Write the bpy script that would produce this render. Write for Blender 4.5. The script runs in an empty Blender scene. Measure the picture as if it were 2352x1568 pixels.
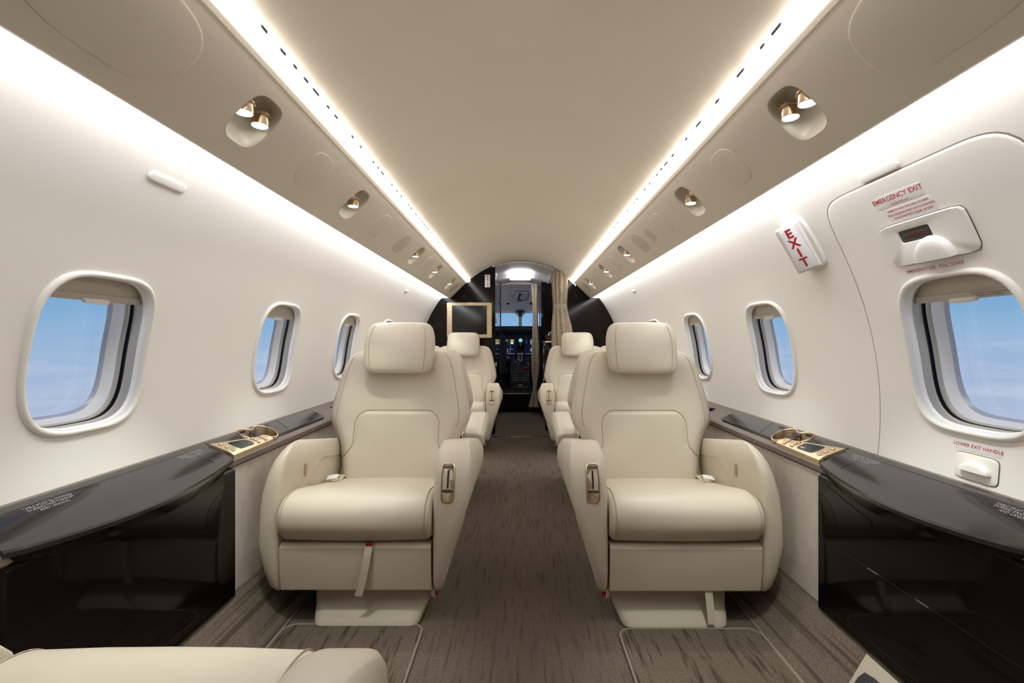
import bpy, bmesh, math, random
from math import pi, sin, cos, sqrt, radians
from mathutils import Vector, Matrix, Euler
random.seed(7)
S = bpy.context.scene
COL = S.collection

# ------------------------------------------------------------------ camera, sky, exposure
FPX = 1045.0
cam_d = bpy.data.cameras.new('camera'); cam = bpy.data.objects.new('camera', cam_d); COL.objects.link(cam)
cam.location = (0, 0, 1.0); cam.rotation_euler = (radians(90), 0, 0)
cam_d.sensor_width = 36.0; cam_d.lens = FPX * 36.0 / 2352.0
cam_d.shift_x = -19.0 / 2352.0; cam_d.shift_y = 0.0
cam_d.clip_start = 0.02; cam_d.clip_end = 500
S.camera = cam
S.view_settings.view_transform = 'Standard'; S.view_settings.look = 'None'
S.view_settings.gamma = 1.0; S.view_settings.use_curve_mapping = False
S.view_settings.exposure = 0.0

def srgb(r, g, b):
    f = lambda c: (c/255/12.92) if c/255 <= 0.04045 else ((c/255+0.055)/1.055)**2.4
    return (f(r), f(g), f(b), 1.0)

W = bpy.data.worlds.new('sky'); S.world = W; W.use_nodes = True
nt = W.node_tree; nt.nodes.clear()
wo = nt.nodes.new('ShaderNodeOutputWorld'); bg = nt.nodes.new('ShaderNodeBackground')
tc = nt.nodes.new('ShaderNodeTexCoord'); sep = nt.nodes.new('ShaderNodeSeparateXYZ')
rmp = nt.nodes.new('ShaderNodeValToRGB'); mp = nt.nodes.new('ShaderNodeMapping')
noi = nt.nodes.new('ShaderNodeTexNoise'); mr = nt.nodes.new('ShaderNodeMapRange')
crmp = nt.nodes.new('ShaderNodeMapRange'); lowr = nt.nodes.new('ShaderNodeMapRange')
mul = nt.nodes.new('ShaderNodeMath'); mul.operation = 'MULTIPLY'
mix = nt.nodes.new('ShaderNodeMix'); mix.data_type = 'RGBA'
nt.links.new(tc.outputs['Generated'], sep.inputs[0])
mr.inputs['From Min'].default_value = -0.3; mr.inputs['From Max'].default_value = 0.5
nt.links.new(sep.outputs['Z'], mr.inputs['Value']); nt.links.new(mr.outputs[0], rmp.inputs[0])
els = rmp.color_ramp.elements
def zz(z): return (z+0.3)/0.8
els[0].position = zz(-0.28); els[0].color = srgb(206, 214, 230)
els[1].position = zz(0.40); els[1].color = srgb(58, 112, 180)
for z, c in ((-0.10, (178, 194, 222)), (-0.02, (160, 188, 222)), (0.04, (138, 182, 220)), (0.14, (102, 158, 212))):
    e = els.new(zz(z)); e.color = srgb(*c)
mp.inputs['Scale'].default_value = (3.0, 3.0, 26.0)
nt.links.new(tc.outputs['Generated'], mp.inputs[0]); nt.links.new(mp.outputs[0], noi.inputs['Vector'])
noi.inputs['Scale'].default_value = 1.6; noi.inputs['Detail'].default_value = 6; noi.inputs['Roughness'].default_value = 0.55
crmp.inputs['From Min'].default_value = 0.42; crmp.inputs['From Max'].default_value = 0.72
nt.links.new(noi.outputs['Fac'], crmp.inputs['Value'])
lowr.inputs['From Min'].default_value = 0.05; lowr.inputs['From Max'].default_value = -0.12
nt.links.new(sep.outputs['Z'], lowr.inputs['Value'])
nt.links.new(crmp.outputs[0], mul.inputs[0]); nt.links.new(lowr.outputs[0], mul.inputs[1])
mul2 = nt.nodes.new('ShaderNodeMath'); mul2.operation = 'MULTIPLY'; mul2.inputs[1].default_value = 0.6
nt.links.new(mul.outputs[0], mul2.inputs[0])
nt.links.new(mul2.outputs[0], mix.inputs['Factor'])
nt.links.new(rmp.outputs[0], mix.inputs['A']); mix.inputs['B'].default_value = srgb(226, 230, 240)
nt.links.new(mix.outputs['Result'], bg.inputs['Color']); bg.inputs['Strength'].default_value = 1.0
nt.links.new(bg.outputs[0], wo.inputs[0])

# ------------------------------------------------------------------ light levels
WASH = 10.5      # sidewall wash strips
STRIP = 9.8     # ceiling edge strips
SPOT = 14.0      # reading lamps (watt)
VEST = 10.0      # vestibule ceiling light

# ------------------------------------------------------------------ materials
MATS = {}
def principled(name, col, rough=0.5, metal=0.0, coat=0.0, spec=0.5, emit=None, estr=0.0):
    m = bpy.data.materials.new(name); m.use_nodes = True
    p = m.node_tree.nodes['Principled BSDF']
    p.inputs['Base Color'].default_value = col if len(col) == 4 else (*col, 1)
    p.inputs['Roughness'].default_value = rough; p.inputs['Metallic'].default_value = metal
    p.inputs['Coat Weight'].default_value = coat; p.inputs['Coat Roughness'].default_value = 0.03
    p.inputs['Specular IOR Level'].default_value = spec
    if emit: p.inputs['Emission Color'].default_value = emit; p.inputs['Emission Strength'].default_value = estr
    MATS[name] = m
    return m
def noise_var(m, scale=(1, 1, 1), nscale=20.0, c1=(0, 0, 0, 1), c2=(1, 1, 1, 1), lo=0.35, hi=0.65, bump=0.0, bscale=None, dist=0.001, detail=3):
    t = m.node_tree; p = t.nodes['Principled BSDF']
    tx = t.nodes.new('ShaderNodeTexCoord'); mpp = t.nodes.new('ShaderNodeMapping'); mpp.inputs['Scale'].default_value = scale
    n = t.nodes.new('ShaderNodeTexNoise'); n.inputs['Scale'].default_value = nscale; n.inputs['Detail'].default_value = detail
    r = t.nodes.new('ShaderNodeValToRGB'); r.color_ramp.elements[0].position = lo; r.color_ramp.elements[1].position = hi
    r.color_ramp.elements[0].color = c1; r.color_ramp.elements[1].color = c2
    t.links.new(tx.outputs['Object'], mpp.inputs[0]); t.links.new(mpp.outputs[0], n.inputs['Vector'])
    t.links.new(n.outputs['Fac'], r.inputs[0]); t.links.new(r.outputs[0], p.inputs['Base Color'])
    if bump:
        n2 = t.nodes.new('ShaderNodeTexNoise'); n2.inputs['Scale'].default_value = bscale or nscale*6; n2.inputs['Detail'].default_value = 2
        b = t.nodes.new('ShaderNodeBump'); b.inputs['Strength'].default_value = bump; b.inputs['Distance'].default_value = dist
        t.links.new(tx.outputs['Object'], n2.inputs['Vector']); t.links.new(n2.outputs['Fac'], b.inputs['Height'])
        t.links.new(b.outputs[0], p.inputs['Normal'])
    return m
def emission(name, col, strength):
    m = bpy.data.materials.new(name); m.use_nodes = True; t = m.node_tree; t.nodes.clear()
    o = t.nodes.new('ShaderNodeOutputMaterial'); e = t.nodes.new('ShaderNodeEmission')
    e.inputs[0].default_value = col; e.inputs[1].default_value = strength; t.links.new(e.outputs[0], o.inputs[0])
    MATS[name] = m; return m

LEA = (0.600, 0.532, 0.428, 1)
noise_var(principled('cream_leather', LEA, 0.42, spec=0.4), nscale=5, c1=(0.588, 0.520, 0.416, 1), c2=(0.612, 0.544, 0.440, 1), bump=0.12, bscale=420, dist=0.0006)
noise_var(principled('cream_leather_seam', (0.40, 0.33, 0.23, 1), 0.6), nscale=300, c1=(0.38, 0.31, 0.22, 1), c2=(0.44, 0.37, 0.27, 1))
noise_var(principled('seat_plastic', (0.52, 0.46, 0.36, 1), 0.5), nscale=8, c1=(0.50, 0.44, 0.345, 1), c2=(0.54, 0.48, 0.375, 1))
noise_var(principled('wall_paint', (0.84, 0.81, 0.76, 1), 0.38, spec=0.4), nscale=2, c1=(0.835, 0.805, 0.755, 1), c2=(0.845, 0.815, 0.765, 1))
noise_var(principled('ceiling_fabric', (0.78, 0.695, 0.58, 1), 0.75), nscale=3, c1=(0.77, 0.685, 0.57, 1), c2=(0.79, 0.705, 0.59, 1), bump=0.1, bscale=900, dist=0.0004)
noise_var(principled('service_panel_paint', (0.74, 0.66, 0.56, 1), 0.5), nscale=3, c1=(0.735, 0.655, 0.555, 1), c2=(0.745, 0.665, 0.565, 1))
noise_var(principled('service_oval_paint', (0.725, 0.645, 0.545, 1), 0.55), nscale=5, c1=(0.72, 0.64, 0.54, 1), c2=(0.73, 0.65, 0.55, 1))
noise_var(principled('service_oval_mesh', (0.60, 0.53, 0.455, 1), 0.7), nscale=600, c1=(0.56, 0.49, 0.42, 1), c2=(0.64, 0.57, 0.49, 1))
noise_var(principled('recess_cream', (0.60, 0.53, 0.43, 1), 0.35), nscale=4, c1=(0.59, 0.52, 0.42, 1), c2=(0.61, 0.54, 0.44, 1))
noise_var(principled('gloss_black', (0.006, 0.004, 0.0035, 1), 0.05, spec=0.22), nscale=3, c1=(0.005, 0.0035, 0.003, 1), c2=(0.008, 0.0055, 0.0045, 1))
noise_var(principled('bulkhead_black', (0.007, 0.005, 0.004, 1), 0.10, spec=0.20), nscale=3, c1=(0.006, 0.004, 0.0035, 1), c2=(0.009, 0.006, 0.005, 1))
noise_var(principled('gloss_brown', (0.022, 0.013, 0.011, 1), 0.12, coat=0.5), scale=(30, 30, 1), nscale=3, c1=(0.016, 0.009, 0.008, 1), c2=(0.030, 0.018, 0.015, 1))
noise_var(principled('ledge_lid_black', (0.030, 0.026, 0.023, 1), 0.10, spec=0.6), nscale=3, c1=(0.027, 0.023, 0.020, 1), c2=(0.034, 0.029, 0.026, 1))
noise_var(principled('ledge_leather', (0.135, 0.105, 0.085, 1), 0.5), nscale=6, c1=(0.128, 0.099, 0.080, 1), c2=(0.143, 0.112, 0.091, 1), bump=0.25, bscale=500, dist=0.0008)
noise_var(principled('suede_panel', (0.50, 0.44, 0.385, 1), 0.85), scale=(1, 1, 0.6), nscale=28, c1=(0.46, 0.40, 0.35, 1), c2=(0.54, 0.48, 0.42, 1), lo=0.3, hi=0.7, detail=8, bump=0.2, bscale=500, dist=0.0006)
noise_var(principled('brushed_gold', (0.60, 0.46, 0.30, 1), 0.28, metal=1.0), scale=(1, 1, 12), nscale=60, c1=(0.54, 0.41, 0.265, 1), c2=(0.66, 0.51, 0.34, 1))
noise_var(principled('satin_gold', (0.55, 0.43, 0.29, 1), 0.40, metal=0.85), nscale=40, c1=(0.53, 0.41, 0.275, 1), c2=(0.57, 0.45, 0.305, 1))
noise_var(principled('tv_gold', (0.60, 0.47, 0.30, 1), 0.42, metal=0.55), nscale=30, c1=(0.56, 0.44, 0.28, 1), c2=(0.62, 0.49, 0.32, 1))
noise_var(principled('chrome', (0.75, 0.74, 0.72, 1), 0.15, metal=1.0), nscale=10, c1=(0.72, 0.71, 0.69, 1), c2=(0.78, 0.77, 0.75, 1))
noise_var(principled('white_plastic', (0.80, 0.77, 0.735, 1), 0.35), nscale=4, c1=(0.79, 0.76, 0.725, 1), c2=(0.81, 0.78, 0.745, 1))
noise_var(principled('window_white', (0.90, 0.895, 0.875, 1), 0.30), nscale=4, c1=(0.895, 0.89, 0.87, 1), c2=(0.905, 0.90, 0.88, 1))
noise_var(principled('window_beige', (0.50, 0.46, 0.40, 1), 0.4), nscale=4, c1=(0.48, 0.44, 0.385, 1), c2=(0.51, 0.47, 0.41, 1))
noise_var(principled('shade_fabric', (0.48, 0.44, 0.37, 1), 0.7), scale=(1, 1, 30), nscale=30, c1=(0.46, 0.42, 0.35, 1), c2=(0.50, 0.46, 0.39, 1))
noise_var(principled('gasket_black', (0.008, 0.009, 0.014, 1), 0.35), nscale=10, c1=(0.006, 0.007, 0.012, 1), c2=(0.010, 0.011, 0.016, 1))
noise_var(principled('seam_shadow', (0.10, 0.085, 0.07, 1), 0.7), nscale=10, c1=(0.09, 0.075, 0.06, 1), c2=(0.11, 0.095, 0.08, 1))
noise_var(principled('lilac_frame', (0.50, 0.52, 0.64, 1), 0.2), nscale=10, c1=(0.48, 0.50, 0.62, 1), c2=(0.52, 0.54, 0.66, 1))
noise_var(principled('sign_white', (0.80, 0.79, 0.82, 1), 0.4), nscale=3, c1=(0.79, 0.78, 0.81, 1), c2=(0.81, 0.80, 0.83, 1))
noise_var(principled('label_film', (0.78, 0.77, 0.77, 1), 0.3), nscale=3, c1=(0.775, 0.765, 0.765, 1), c2=(0.785, 0.775, 0.775, 1))
noise_var(principled('hatch_rubber', (0.30, 0.27, 0.235, 1), 0.7), nscale=10, c1=(0.29, 0.26, 0.225, 1), c2=(0.31, 0.28, 0.245, 1))
noise_var(principled('sign_red', (0.42, 0.012, 0.022, 1), 0.45), nscale=20, c1=(0.40, 0.010, 0.020, 1), c2=(0.44, 0.014, 0.025, 1))
noise_var(principled('label_red', (0.55, 0.06, 0.07, 1), 0.5), nscale=20, c1=(0.53, 0.055, 0.065, 1), c2=(0.57, 0.065, 0.075, 1))
noise_var(principled('print_white', (0.27, 0.28, 0.28, 1), 0.5), nscale=20, c1=(0.26, 0.27, 0.27, 1), c2=(0.28, 0.29, 0.29, 1))
noise_var(principled('print_black', (0.03, 0.03, 0.03, 1), 0.5), nscale=20, c1=(0.02, 0.02, 0.02, 1), c2=(0.04, 0.04, 0.04, 1))
noise_var(principled('knob_red', (0.33, 0.008, 0.012, 1), 0.3), nscale=20, c1=(0.31, 0.007, 0.010, 1), c2=(0.35, 0.010, 0.014, 1))
noise_var(principled('screen_black', (0.006, 0.0065, 0.006, 1), 0.12), nscale=5, c1=(0.005, 0.0055, 0.005, 1), c2=(0.007, 0.0075, 0.007, 1))
noise_var(principled('panel_screen', (0.035, 0.042, 0.038, 1), 0.1), nscale=5, c1=(0.032, 0.039, 0.035, 1), c2=(0.038, 0.045, 0.041, 1))
noise_var(principled('dark_void', (0.010, 0.009, 0.008, 1), 0.8), nscale=5, c1=(0.008, 0.007, 0.006, 1), c2=(0.012, 0.011, 0.010, 1))
noise_var(principled('cockpit_liner', (0.86, 0.80, 0.81, 1), 0.7), nscale=4, c1=(0.85, 0.79, 0.80, 1), c2=(0.87, 0.81, 0.82, 1))
noise_var(principled('vestibule_liner', (0.80, 0.77, 0.76, 1), 0.6), nscale=4, c1=(0.79, 0.76, 0.75, 1), c2=(0.81, 0.78, 0.77, 1))
noise_var(principled('cockpit_dark', (0.012, 0.012, 0.014, 1), 0.55), nscale=8, c1=(0.010, 0.010, 0.012, 1), c2=(0.015, 0.015, 0.017, 1))
noise_var(principled('cockpit_grey', (0.035, 0.035, 0.038, 1), 0.5), nscale=8, c1=(0.03, 0.03, 0.033, 1), c2=(0.04, 0.04, 0.043, 1))
noise_var(principled('sheepskin_dark', (0.018, 0.018, 0.020, 1), 0.95), nscale=60, c1=(0.014, 0.014, 0.016, 1), c2=(0.024, 0.024, 0.026, 1))
noise_var(principled('basket_wicker', (0.085, 0.038, 0.024, 1), 0.6), scale=(1, 1, 4), nscale=120, c1=(0.05, 0.022, 0.014, 1), c2=(0.12, 0.055, 0.035, 1))
noise_var(principled('snack_yellow', (0.70, 0.50, 0.03, 1), 0.4), nscale=20, c1=(0.66, 0.46, 0.03, 1), c2=(0.72, 0.53, 0.04, 1))
noise_var(principled('snack_teal', (0.03, 0.16, 0.22, 1), 0.3), nscale=30, c1=(0.025, 0.13, 0.19, 1), c2=(0.04, 0.20, 0.26, 1))
noise_var(principled('snack_silver', (0.5, 0.5, 0.5, 1), 0.25, metal=0.8), nscale=30, c1=(0.45, 0.45, 0.45, 1), c2=(0.6, 0.6, 0.6, 1))

def carpet(name, dark, base, light, sx=42.0, sy=2.4, amt=(0.50, 0.66)):
    m = principled(name, base, 0.95, spec=0.15); t = m.node_tree; p = t.nodes['Principled BSDF']
    tx = t.nodes.new('ShaderNodeTexCoord'); mpp = t.nodes.new('ShaderNodeMapping'); mpp.inputs['Scale'].default_value = (sx, sy, sx)
    n = t.nodes.new('ShaderNodeTexNoise'); n.inputs['Scale'].default_value = 1.0; n.inputs['Detail'].default_value = 3; n.inputs['Roughness'].default_value = 0.6
    r = t.nodes.new('ShaderNodeMapRange'); r.inputs['From Min'].default_value = amt[0]; r.inputs['From Max'].default_value = amt[1]
    mp2 = t.nodes.new('ShaderNodeMapping'); mp2.inputs['Scale'].default_value = (330, 120, 330)
    n2 = t.nodes.new('ShaderNodeTexNoise'); n2.inputs['Scale'].default_value = 1.0; n2.inputs['Detail'].default_value = 2
    r2 = t.nodes.new('ShaderNodeValToRGB'); r2.color_ramp.elements[0].position = 0.34; r2.color_ramp.elements[1].position = 0.66
    r2.color_ramp.elements[0].color = base; r2.color_ramp.elements[1].color = light
    mx = t.nodes.new('ShaderNodeMix'); mx.data_type = 'RGBA'
    t.links.new(tx.outputs['Object'], mpp.inputs[0]); t.links.new(mpp.outputs[0], n.inputs['Vector']); t.links.new(n.outputs['Fac'], r.inputs['Value'])
    t.links.new(tx.outputs['Object'], mp2.inputs[0]); t.links.new(mp2.outputs[0], n2.inputs['Vector']); t.links.new(n2.outputs['Fac'], r2.inputs[0])
    t.links.new(r.outputs[0], mx.inputs['Factor']); t.links.new(r2.outputs[0], mx.inputs['A']); mx.inputs['B'].default_value = dark
    t.links.new(mx.outputs['Result'], p.inputs['Base Color'])
    b = t.nodes.new('ShaderNodeBump'); b.inputs['Strength'].default_value = 0.5; b.inputs['Distance'].default_value = 0.002
    t.links.new(n2.outputs['Fac'], b.inputs['Height']); t.links.new(b.outputs[0], p.inputs['Normal'])
    return m
def soften(m, sc, st, dist):
    t = m.node_tree; p = t.nodes['Principled BSDF']; b0 = [n for n in t.nodes if n.type == 'BUMP'][0]; tx = [n for n in t.nodes if n.type == 'TEX_COORD'][0]
    n2 = t.nodes.new('ShaderNodeTexNoise'); n2.inputs['Scale'].default_value = sc; n2.inputs['Detail'].default_value = 3; n2.inputs['Distortion'].default_value = 0.6
    b = t.nodes.new('ShaderNodeBump'); b.inputs['Strength'].default_value = st; b.inputs['Distance'].default_value = dist
    t.links.new(tx.outputs['Object'], n2.inputs['Vector']); t.links.new(n2.outputs['Fac'], b.inputs['Height']); t.links.new(b.outputs[0], b0.inputs['Normal'])
soften(MATS['cream_leather'], 11, 0.25, 0.006)
carpet('aisle_carpet', (0.083, 0.064, 0.046, 1), (0.106, 0.083, 0.062, 1), (0.158, 0.126, 0.096, 1), sx=75, sy=5.0, amt=(0.52, 0.68))
carpet('mat_carpet', (0.066, 0.049, 0.034, 1), (0.111, 0.088, 0.064, 1), (0.170, 0.138, 0.104, 1), sx=62, sy=5.5, amt=(0.53, 0.64))
carpet('cove_carpet', (0.084, 0.065, 0.047, 1), (0.121, 0.096, 0.072, 1), (0.192, 0.155, 0.118, 1), sx=40, sy=0.8, amt=(0.53, 0.62))
noise_var(principled('mat_binding', (0.26, 0.215, 0.175, 1), 0.8), nscale=200, c1=(0.24, 0.20, 0.16, 1), c2=(0.28, 0.235, 0.19, 1))

def curtain_mat():
    m = principled('curtain_weave', (0.45, 0.38, 0.28, 1), 0.8); t = m.node_tree; p = t.nodes['Principled BSDF']
    tx = t.nodes.new('ShaderNodeTexCoord'); mpp = t.nodes.new('ShaderNodeMapping'); mpp.inputs['Scale'].default_value = (52, 52, 40)
    v = t.nodes.new('ShaderNodeTexWave'); v.wave_type = 'BANDS'; v.bands_direction = 'DIAGONAL'; v.inputs['Scale'].default_value = 0.8
    v.inputs['Distortion'].default_value = 6; v.inputs['Detail'].default_value = 2
    r = t.nodes.new('ShaderNodeValToRGB'); r.color_ramp.elements[0].position = 0.25; r.color_ramp.elements[1].position = 0.55
    r.color_ramp.elements[0].color = (0.14, 0.10, 0.065, 1); r.color_ramp.elements[1].color = (0.56, 0.47, 0.35, 1)
    t.links.new(tx.outputs['Object'], mpp.inputs[0]); t.links.new(mpp.outputs[0], v.inputs['Vector'])
    t.links.new(v.outputs['Fac'], r.inputs[0]); t.links.new(r.outputs[0], p.inputs['Base Color'])
curtain_mat()
def glass_mat():
    m = bpy.data.materials.new('window_glass'); m.use_nodes = True; t = m.node_tree; t.nodes.clear()
    o = t.nodes.new('ShaderNodeOutputMaterial'); a = t.nodes.new('ShaderNodeBsdfTransparent'); g = t.nodes.new('ShaderNodeBsdfGlossy')
    f = t.nodes.new('ShaderNodeFresnel'); x = t.nodes.new('ShaderNodeMixShader'); k = t.nodes.new('ShaderNodeMath'); k.operation = 'MULTIPLY'; k.inputs[1].default_value = 0.06
    a.inputs[0].default_value = (0.97, 0.98, 0.99, 1); g.inputs['Roughness'].default_value = 0.02; f.inputs[0].default_value = 1.45
    t.links.new(f.outputs[0], k.inputs[0]); t.links.new(k.outputs[0], x.inputs[0]); t.links.new(a.outputs[0], x.inputs[1]); t.links.new(g.outputs[0], x.inputs[2]); t.links.new(x.outputs[0], o.inputs[0])
    MATS['window_glass'] = m
glass_mat()
emission('strip_light', (1.0, 0.972, 0.92, 1), STRIP)
emission('wash_light', (0.97, 0.975, 1.0, 1), WASH)
emission('lamp_lens', (0.93, 1.0, 0.95, 1), 9.0)
emission('vestibule_lens', (0.98, 0.98, 1.0, 1), VEST)
for nm, c, s in (('read_green', (0.15, 0.9, 0.2, 1), 0.55), ('read_white', (0.9, 0.92, 1, 1), 0.75), ('read_blue', (0.10, 0.16, 0.75, 1), 0.35),
                 ('read_cyan', (0.25, 0.75, 0.85, 1), 0.8), ('read_amber', (1.0, 0.55, 0.05, 1), 0.8), ('read_magenta', (0.75, 0.3, 0.6, 1), 0.5), ('screen_navy', (0.008, 0.014, 0.05, 1), 0.5)):
    emission(nm, c, s)

# ------------------------------------------------------------------ mesh helpers
ORG = {}
def mesh_of(name, verts, faces, mat, smooth=True, angle=40):
    me = bpy.data.meshes.new(name); me.from_pydata([tuple(v) for v in verts], [], faces); me.update()
    bm = bmesh.new(); bm.from_mesh(me); bmesh.ops.recalc_face_normals(bm, faces=bm.faces); bm.to_mesh(me); bm.free()
    if mat: me.materials.append(MATS[mat])
    if smooth:
        me.shade_smooth(); me.set_sharp_from_angle(angle=radians(angle))
    return me
def link(name, me, parent=None):
    o = bpy.data.objects.new(name, me); COL.objects.link(o)
    if parent is not None: o.parent = parent
    return o
def mk(name, verts, faces, mat, parent=None, smooth=True, angle=40):
    """verts in world coordinates; parent is an unrotated thing with a known origin"""
    if parent is not None and parent.name in ORG:
        q = ORG[parent.name]; verts = [Vector(v)-q for v in verts]
        o = link(name, mesh_of(name, verts, faces, mat, smooth, angle), parent)
        ORG[o.name] = q; return o
    o = link(name, mesh_of(name, verts, faces, mat, smooth, angle), parent)
    ORG[o.name] = Vector((0, 0, 0)); return o
def solid(name, verts, faces, mat, smooth=True, angle=40):
    """a top-level mesh with its origin at its base"""
    vs = [Vector(v) for v in verts]
    q = Vector((sum(v.x for v in vs)/len(vs), sum(v.y for v in vs)/len(vs), min(v.z for v in vs)))
    o = link(name, mesh_of(name, [v-q for v in vs], faces, mat, smooth, angle)); o.location = q; ORG[o.name] = q; return o
def thing(name, loc=(0, 0, 0), rz=0.0):
    o = bpy.data.objects.new(name, None); COL.objects.link(o); o.location = loc; o.rotation_euler.z = rz
    o.empty_display_size = 0.05; ORG[o.name] = Vector(loc); return o
def tag(o, label, cat=None, group=None, kind=None):
    o['label'] = label
    if cat: o['category'] = cat
    if group: o['group'] = group
    if kind: o['kind'] = kind
    return o
def box(c, s, r=0.0, seg=2, rot=None):
    bm = bmesh.new(); bmesh.ops.create_cube(bm, size=1.0)
    for v in bm.verts: v.co = Vector((v.co.x*s[0], v.co.y*s[1], v.co.z*s[2]))
    if r > 0: bmesh.ops.bevel(bm, geom=list(bm.edges), offset=min(r, min(s)*0.49), segments=seg, profile=0.5, affect='EDGES')
    M = Matrix.Translation(Vector(c)) @ (rot.to_matrix().to_4x4() if rot else Matrix.Identity(4))
    bm.verts.index_update()
    vs = [M @ v.co for v in bm.verts]; fs = [[v.index for v in f.verts] for f in bm.faces]; bm.free()
    return vs, fs
def join(*parts):
    V, F = [], []
    for v, f in parts:
        k = len(V); V += list(v); F += [[i+k for i in q] for q in f]
    return V, F
def bx(x0, x1, y0, y1, z0, z1, r=0.0, seg=2):
    return box(((x0+x1)/2, (y0+y1)/2, (z0+z1)/2), (abs(x1-x0), abs(y1-y0), abs(z1-z0)), r, seg)
def loft(rings, closed=True, cap0=True, cap1=True):
    n = len(rings[0]); V = [Vector(p) for r in rings for p in r]; F = []
    m = n if closed else n-1
    for i in range(len(rings)-1):
        for j in range(m):
            a = i*n+j; b = i*n+(j+1) % n
            F.append([a, b, b+n, a+n])
    if closed and cap0: F.append(list(range(n))[::-1])
    if closed and cap1: F.append([(len(rings)-1)*n+j for j in range(n)])
    return V, F
def grid(fn, us, vs):
    V = [Vector(fn(u, v)) for u in us for v in vs]; k = len(vs); F = []
    for i in range(len(us)-1):
        for j in range(k-1): F.append([i*k+j, (i+1)*k+j, (i+1)*k+j+1, i*k+j+1])
    return V, F
def lin(a, b, n): return [a+(b-a)*i/(n-1) for i in range(n)]
def tube(path, r, n=6, closed=False):
    P = [Vector(p) for p in path]; rings = []; prev = None
    for i, p in enumerate(P):
        if closed: d = P[(i+1) % len(P)]-P[i-1]
        else: d = P[min(i+1, len(P)-1)]-P[max(i-1, 0)]
        d.normalize()
        if prev is None:
            a = Vector((0, 0, 1)) if abs(d.z) < 0.9 else Vector((1, 0, 0)); u = d.cross(a).normalized()
        else:
            u = (prev-d*prev.dot(d)).normalized()
        prev = u; w = d.cross(u)
        rings.append([p+(u*cos(2*pi*k/n)+w*sin(2*pi*k/n))*r for k in range(n)])
    if closed:
        rings.append(rings[0]); return loft(rings, True, False, False)
    return loft(rings)
def cyl(c, r, h, n=24, axis=(0, 0, 1), r2=None, bev=0.0):
    ax = Vector(axis).normalized(); q = Vector((0, 0, 1)).rotation_difference(ax)
    r2 = r if r2 is None else r2
    prof = [(r, 0), (r2, h)] if bev == 0 else [(r-bev, 0), (r, bev), (r2, h-bev), (r2-bev, h)]
    return loft([[Vector(c)+q @ Vector((rr*cos(2*pi*k/n), rr*sin(2*pi*k/n), z)) for k in range(n)] for rr, z in prof])
def spline(pts, n, closed=False):
    P = [Vector(p) for p in pts]; out = []; m = len(P)
    segs = m if closed else m-1
    for i in range(segs):
        if closed: p0, p1, p2, p3 = P[i-1], P[i], P[(i+1) % m], P[(i+2) % m]
        else: p0, p1, p2, p3 = P[max(i-1, 0)], P[i], P[i+1], P[min(i+2, m-1)]
        for k in range(n):
            t = k/n
            out.append(0.5*((2*p1)+(p2-p0)*t+(2*p0-5*p1+4*p2-p3)*t*t+(3*p1-p0-3*p2+p3)*t**3))
    if not closed: out.append(P[-1])
    return out
def sup(n, e, a=1.0, b=1.0, ph=0.0):
    r = []
    for k in range(n):
        t = 2*pi*k/n+ph; c, s = cos(t), sin(t); d = (abs(c)**e+abs(s)**e)**(-1/e)
        r.append((a*c*d, b*s*d))
    return r
def interp(tab, x):
    if x <= tab[0][0]: return tab[0][1]
    for (a, b), (c, d) in zip(tab, tab[1:]):
        if x <= c:
            t = (x-a)/(c-a); return b+(d-b)*t
    return tab[-1][1]
def sinterp(tab, x):
    """smooth (cubic) interpolation"""
    n = len(tab)
    if x <= tab[0][0]: return tab[0][1]
    if x >= tab[-1][0]: return tab[-1][1]
    for i in range(n-1):
        x0, y0 = tab[i]; x1, y1 = tab[i+1]
        if x <= x1:
            h = x1-x0; t = (x-x0)/h
            m0 = (y1-y0)/h if i == 0 else 0.5*((y1-y0)/h+(y0-tab[i-1][1])/(x0-tab[i-1][0]))
            m1 = (y1-y0)/h if i == n-2 else 0.5*((y1-y0)/h+(tab[i+2][1]-y1)/(tab[i+2][0]-x1))
            return (2*t**3-3*t*t+1)*y0+(t**3-2*t*t+t)*h*m0+(-2*t**3+3*t*t)*y1+(t**3-t*t)*h*m1
_tx = 0
def text_vf(body, size, align='CENTER', bold=0.0):
    global _tx
    cu = bpy.data.curves.new('t', 'FONT'); cu.body = body; cu.size = size; cu.align_x = align; cu.align_y = 'CENTER'; cu.offset = bold; cu.resolution_u = 3
    o = bpy.data.objects.new('t', cu); COL.objects.link(o); bpy.context.view_layer.update()
    me = bpy.data.meshes.new_from_object(o.evaluated_get(bpy.context.evaluated_depsgraph_get()))
    V = [v.co.copy() for v in me.vertices]; F = [list(p.vertices) for p in me.polygons]
    bpy.data.objects.remove(o); bpy.data.meshes.remove(me); bpy.data.curves.remove(cu)
    return V, F

# ------------------------------------------------------------------ cross-section of the cabin
RW, ZC = 1.088, 0.785           # sidewall circle: x = RW cos, z = ZC + RW sin
def wall_pt(sd, Y, th, d=0.0):  # d > 0 goes outwards through the skin
    return Vector((sd*(RW+d)*cos(th), Y, ZC+(RW+d)*sin(th)))
PA, PB = Vector((0.577, 1.637)), Vector((0.757, 1.4616))
PD = PB-PA; PL = PD.length; PN = Vector((-PD.y, PD.x))/PL
def psu_pt(sd, Y, t, d=0.0):
    p = PA+PD*t+PN*d; return Vector((sd*p.x, Y, p.y))
Y0, Y1 = -1.55, 4.90            # aft and forward ends of the cabin
TH0, TH1 = -0.20, 0.6807
YL = 0.38                       # aft end of the lit strips

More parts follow.
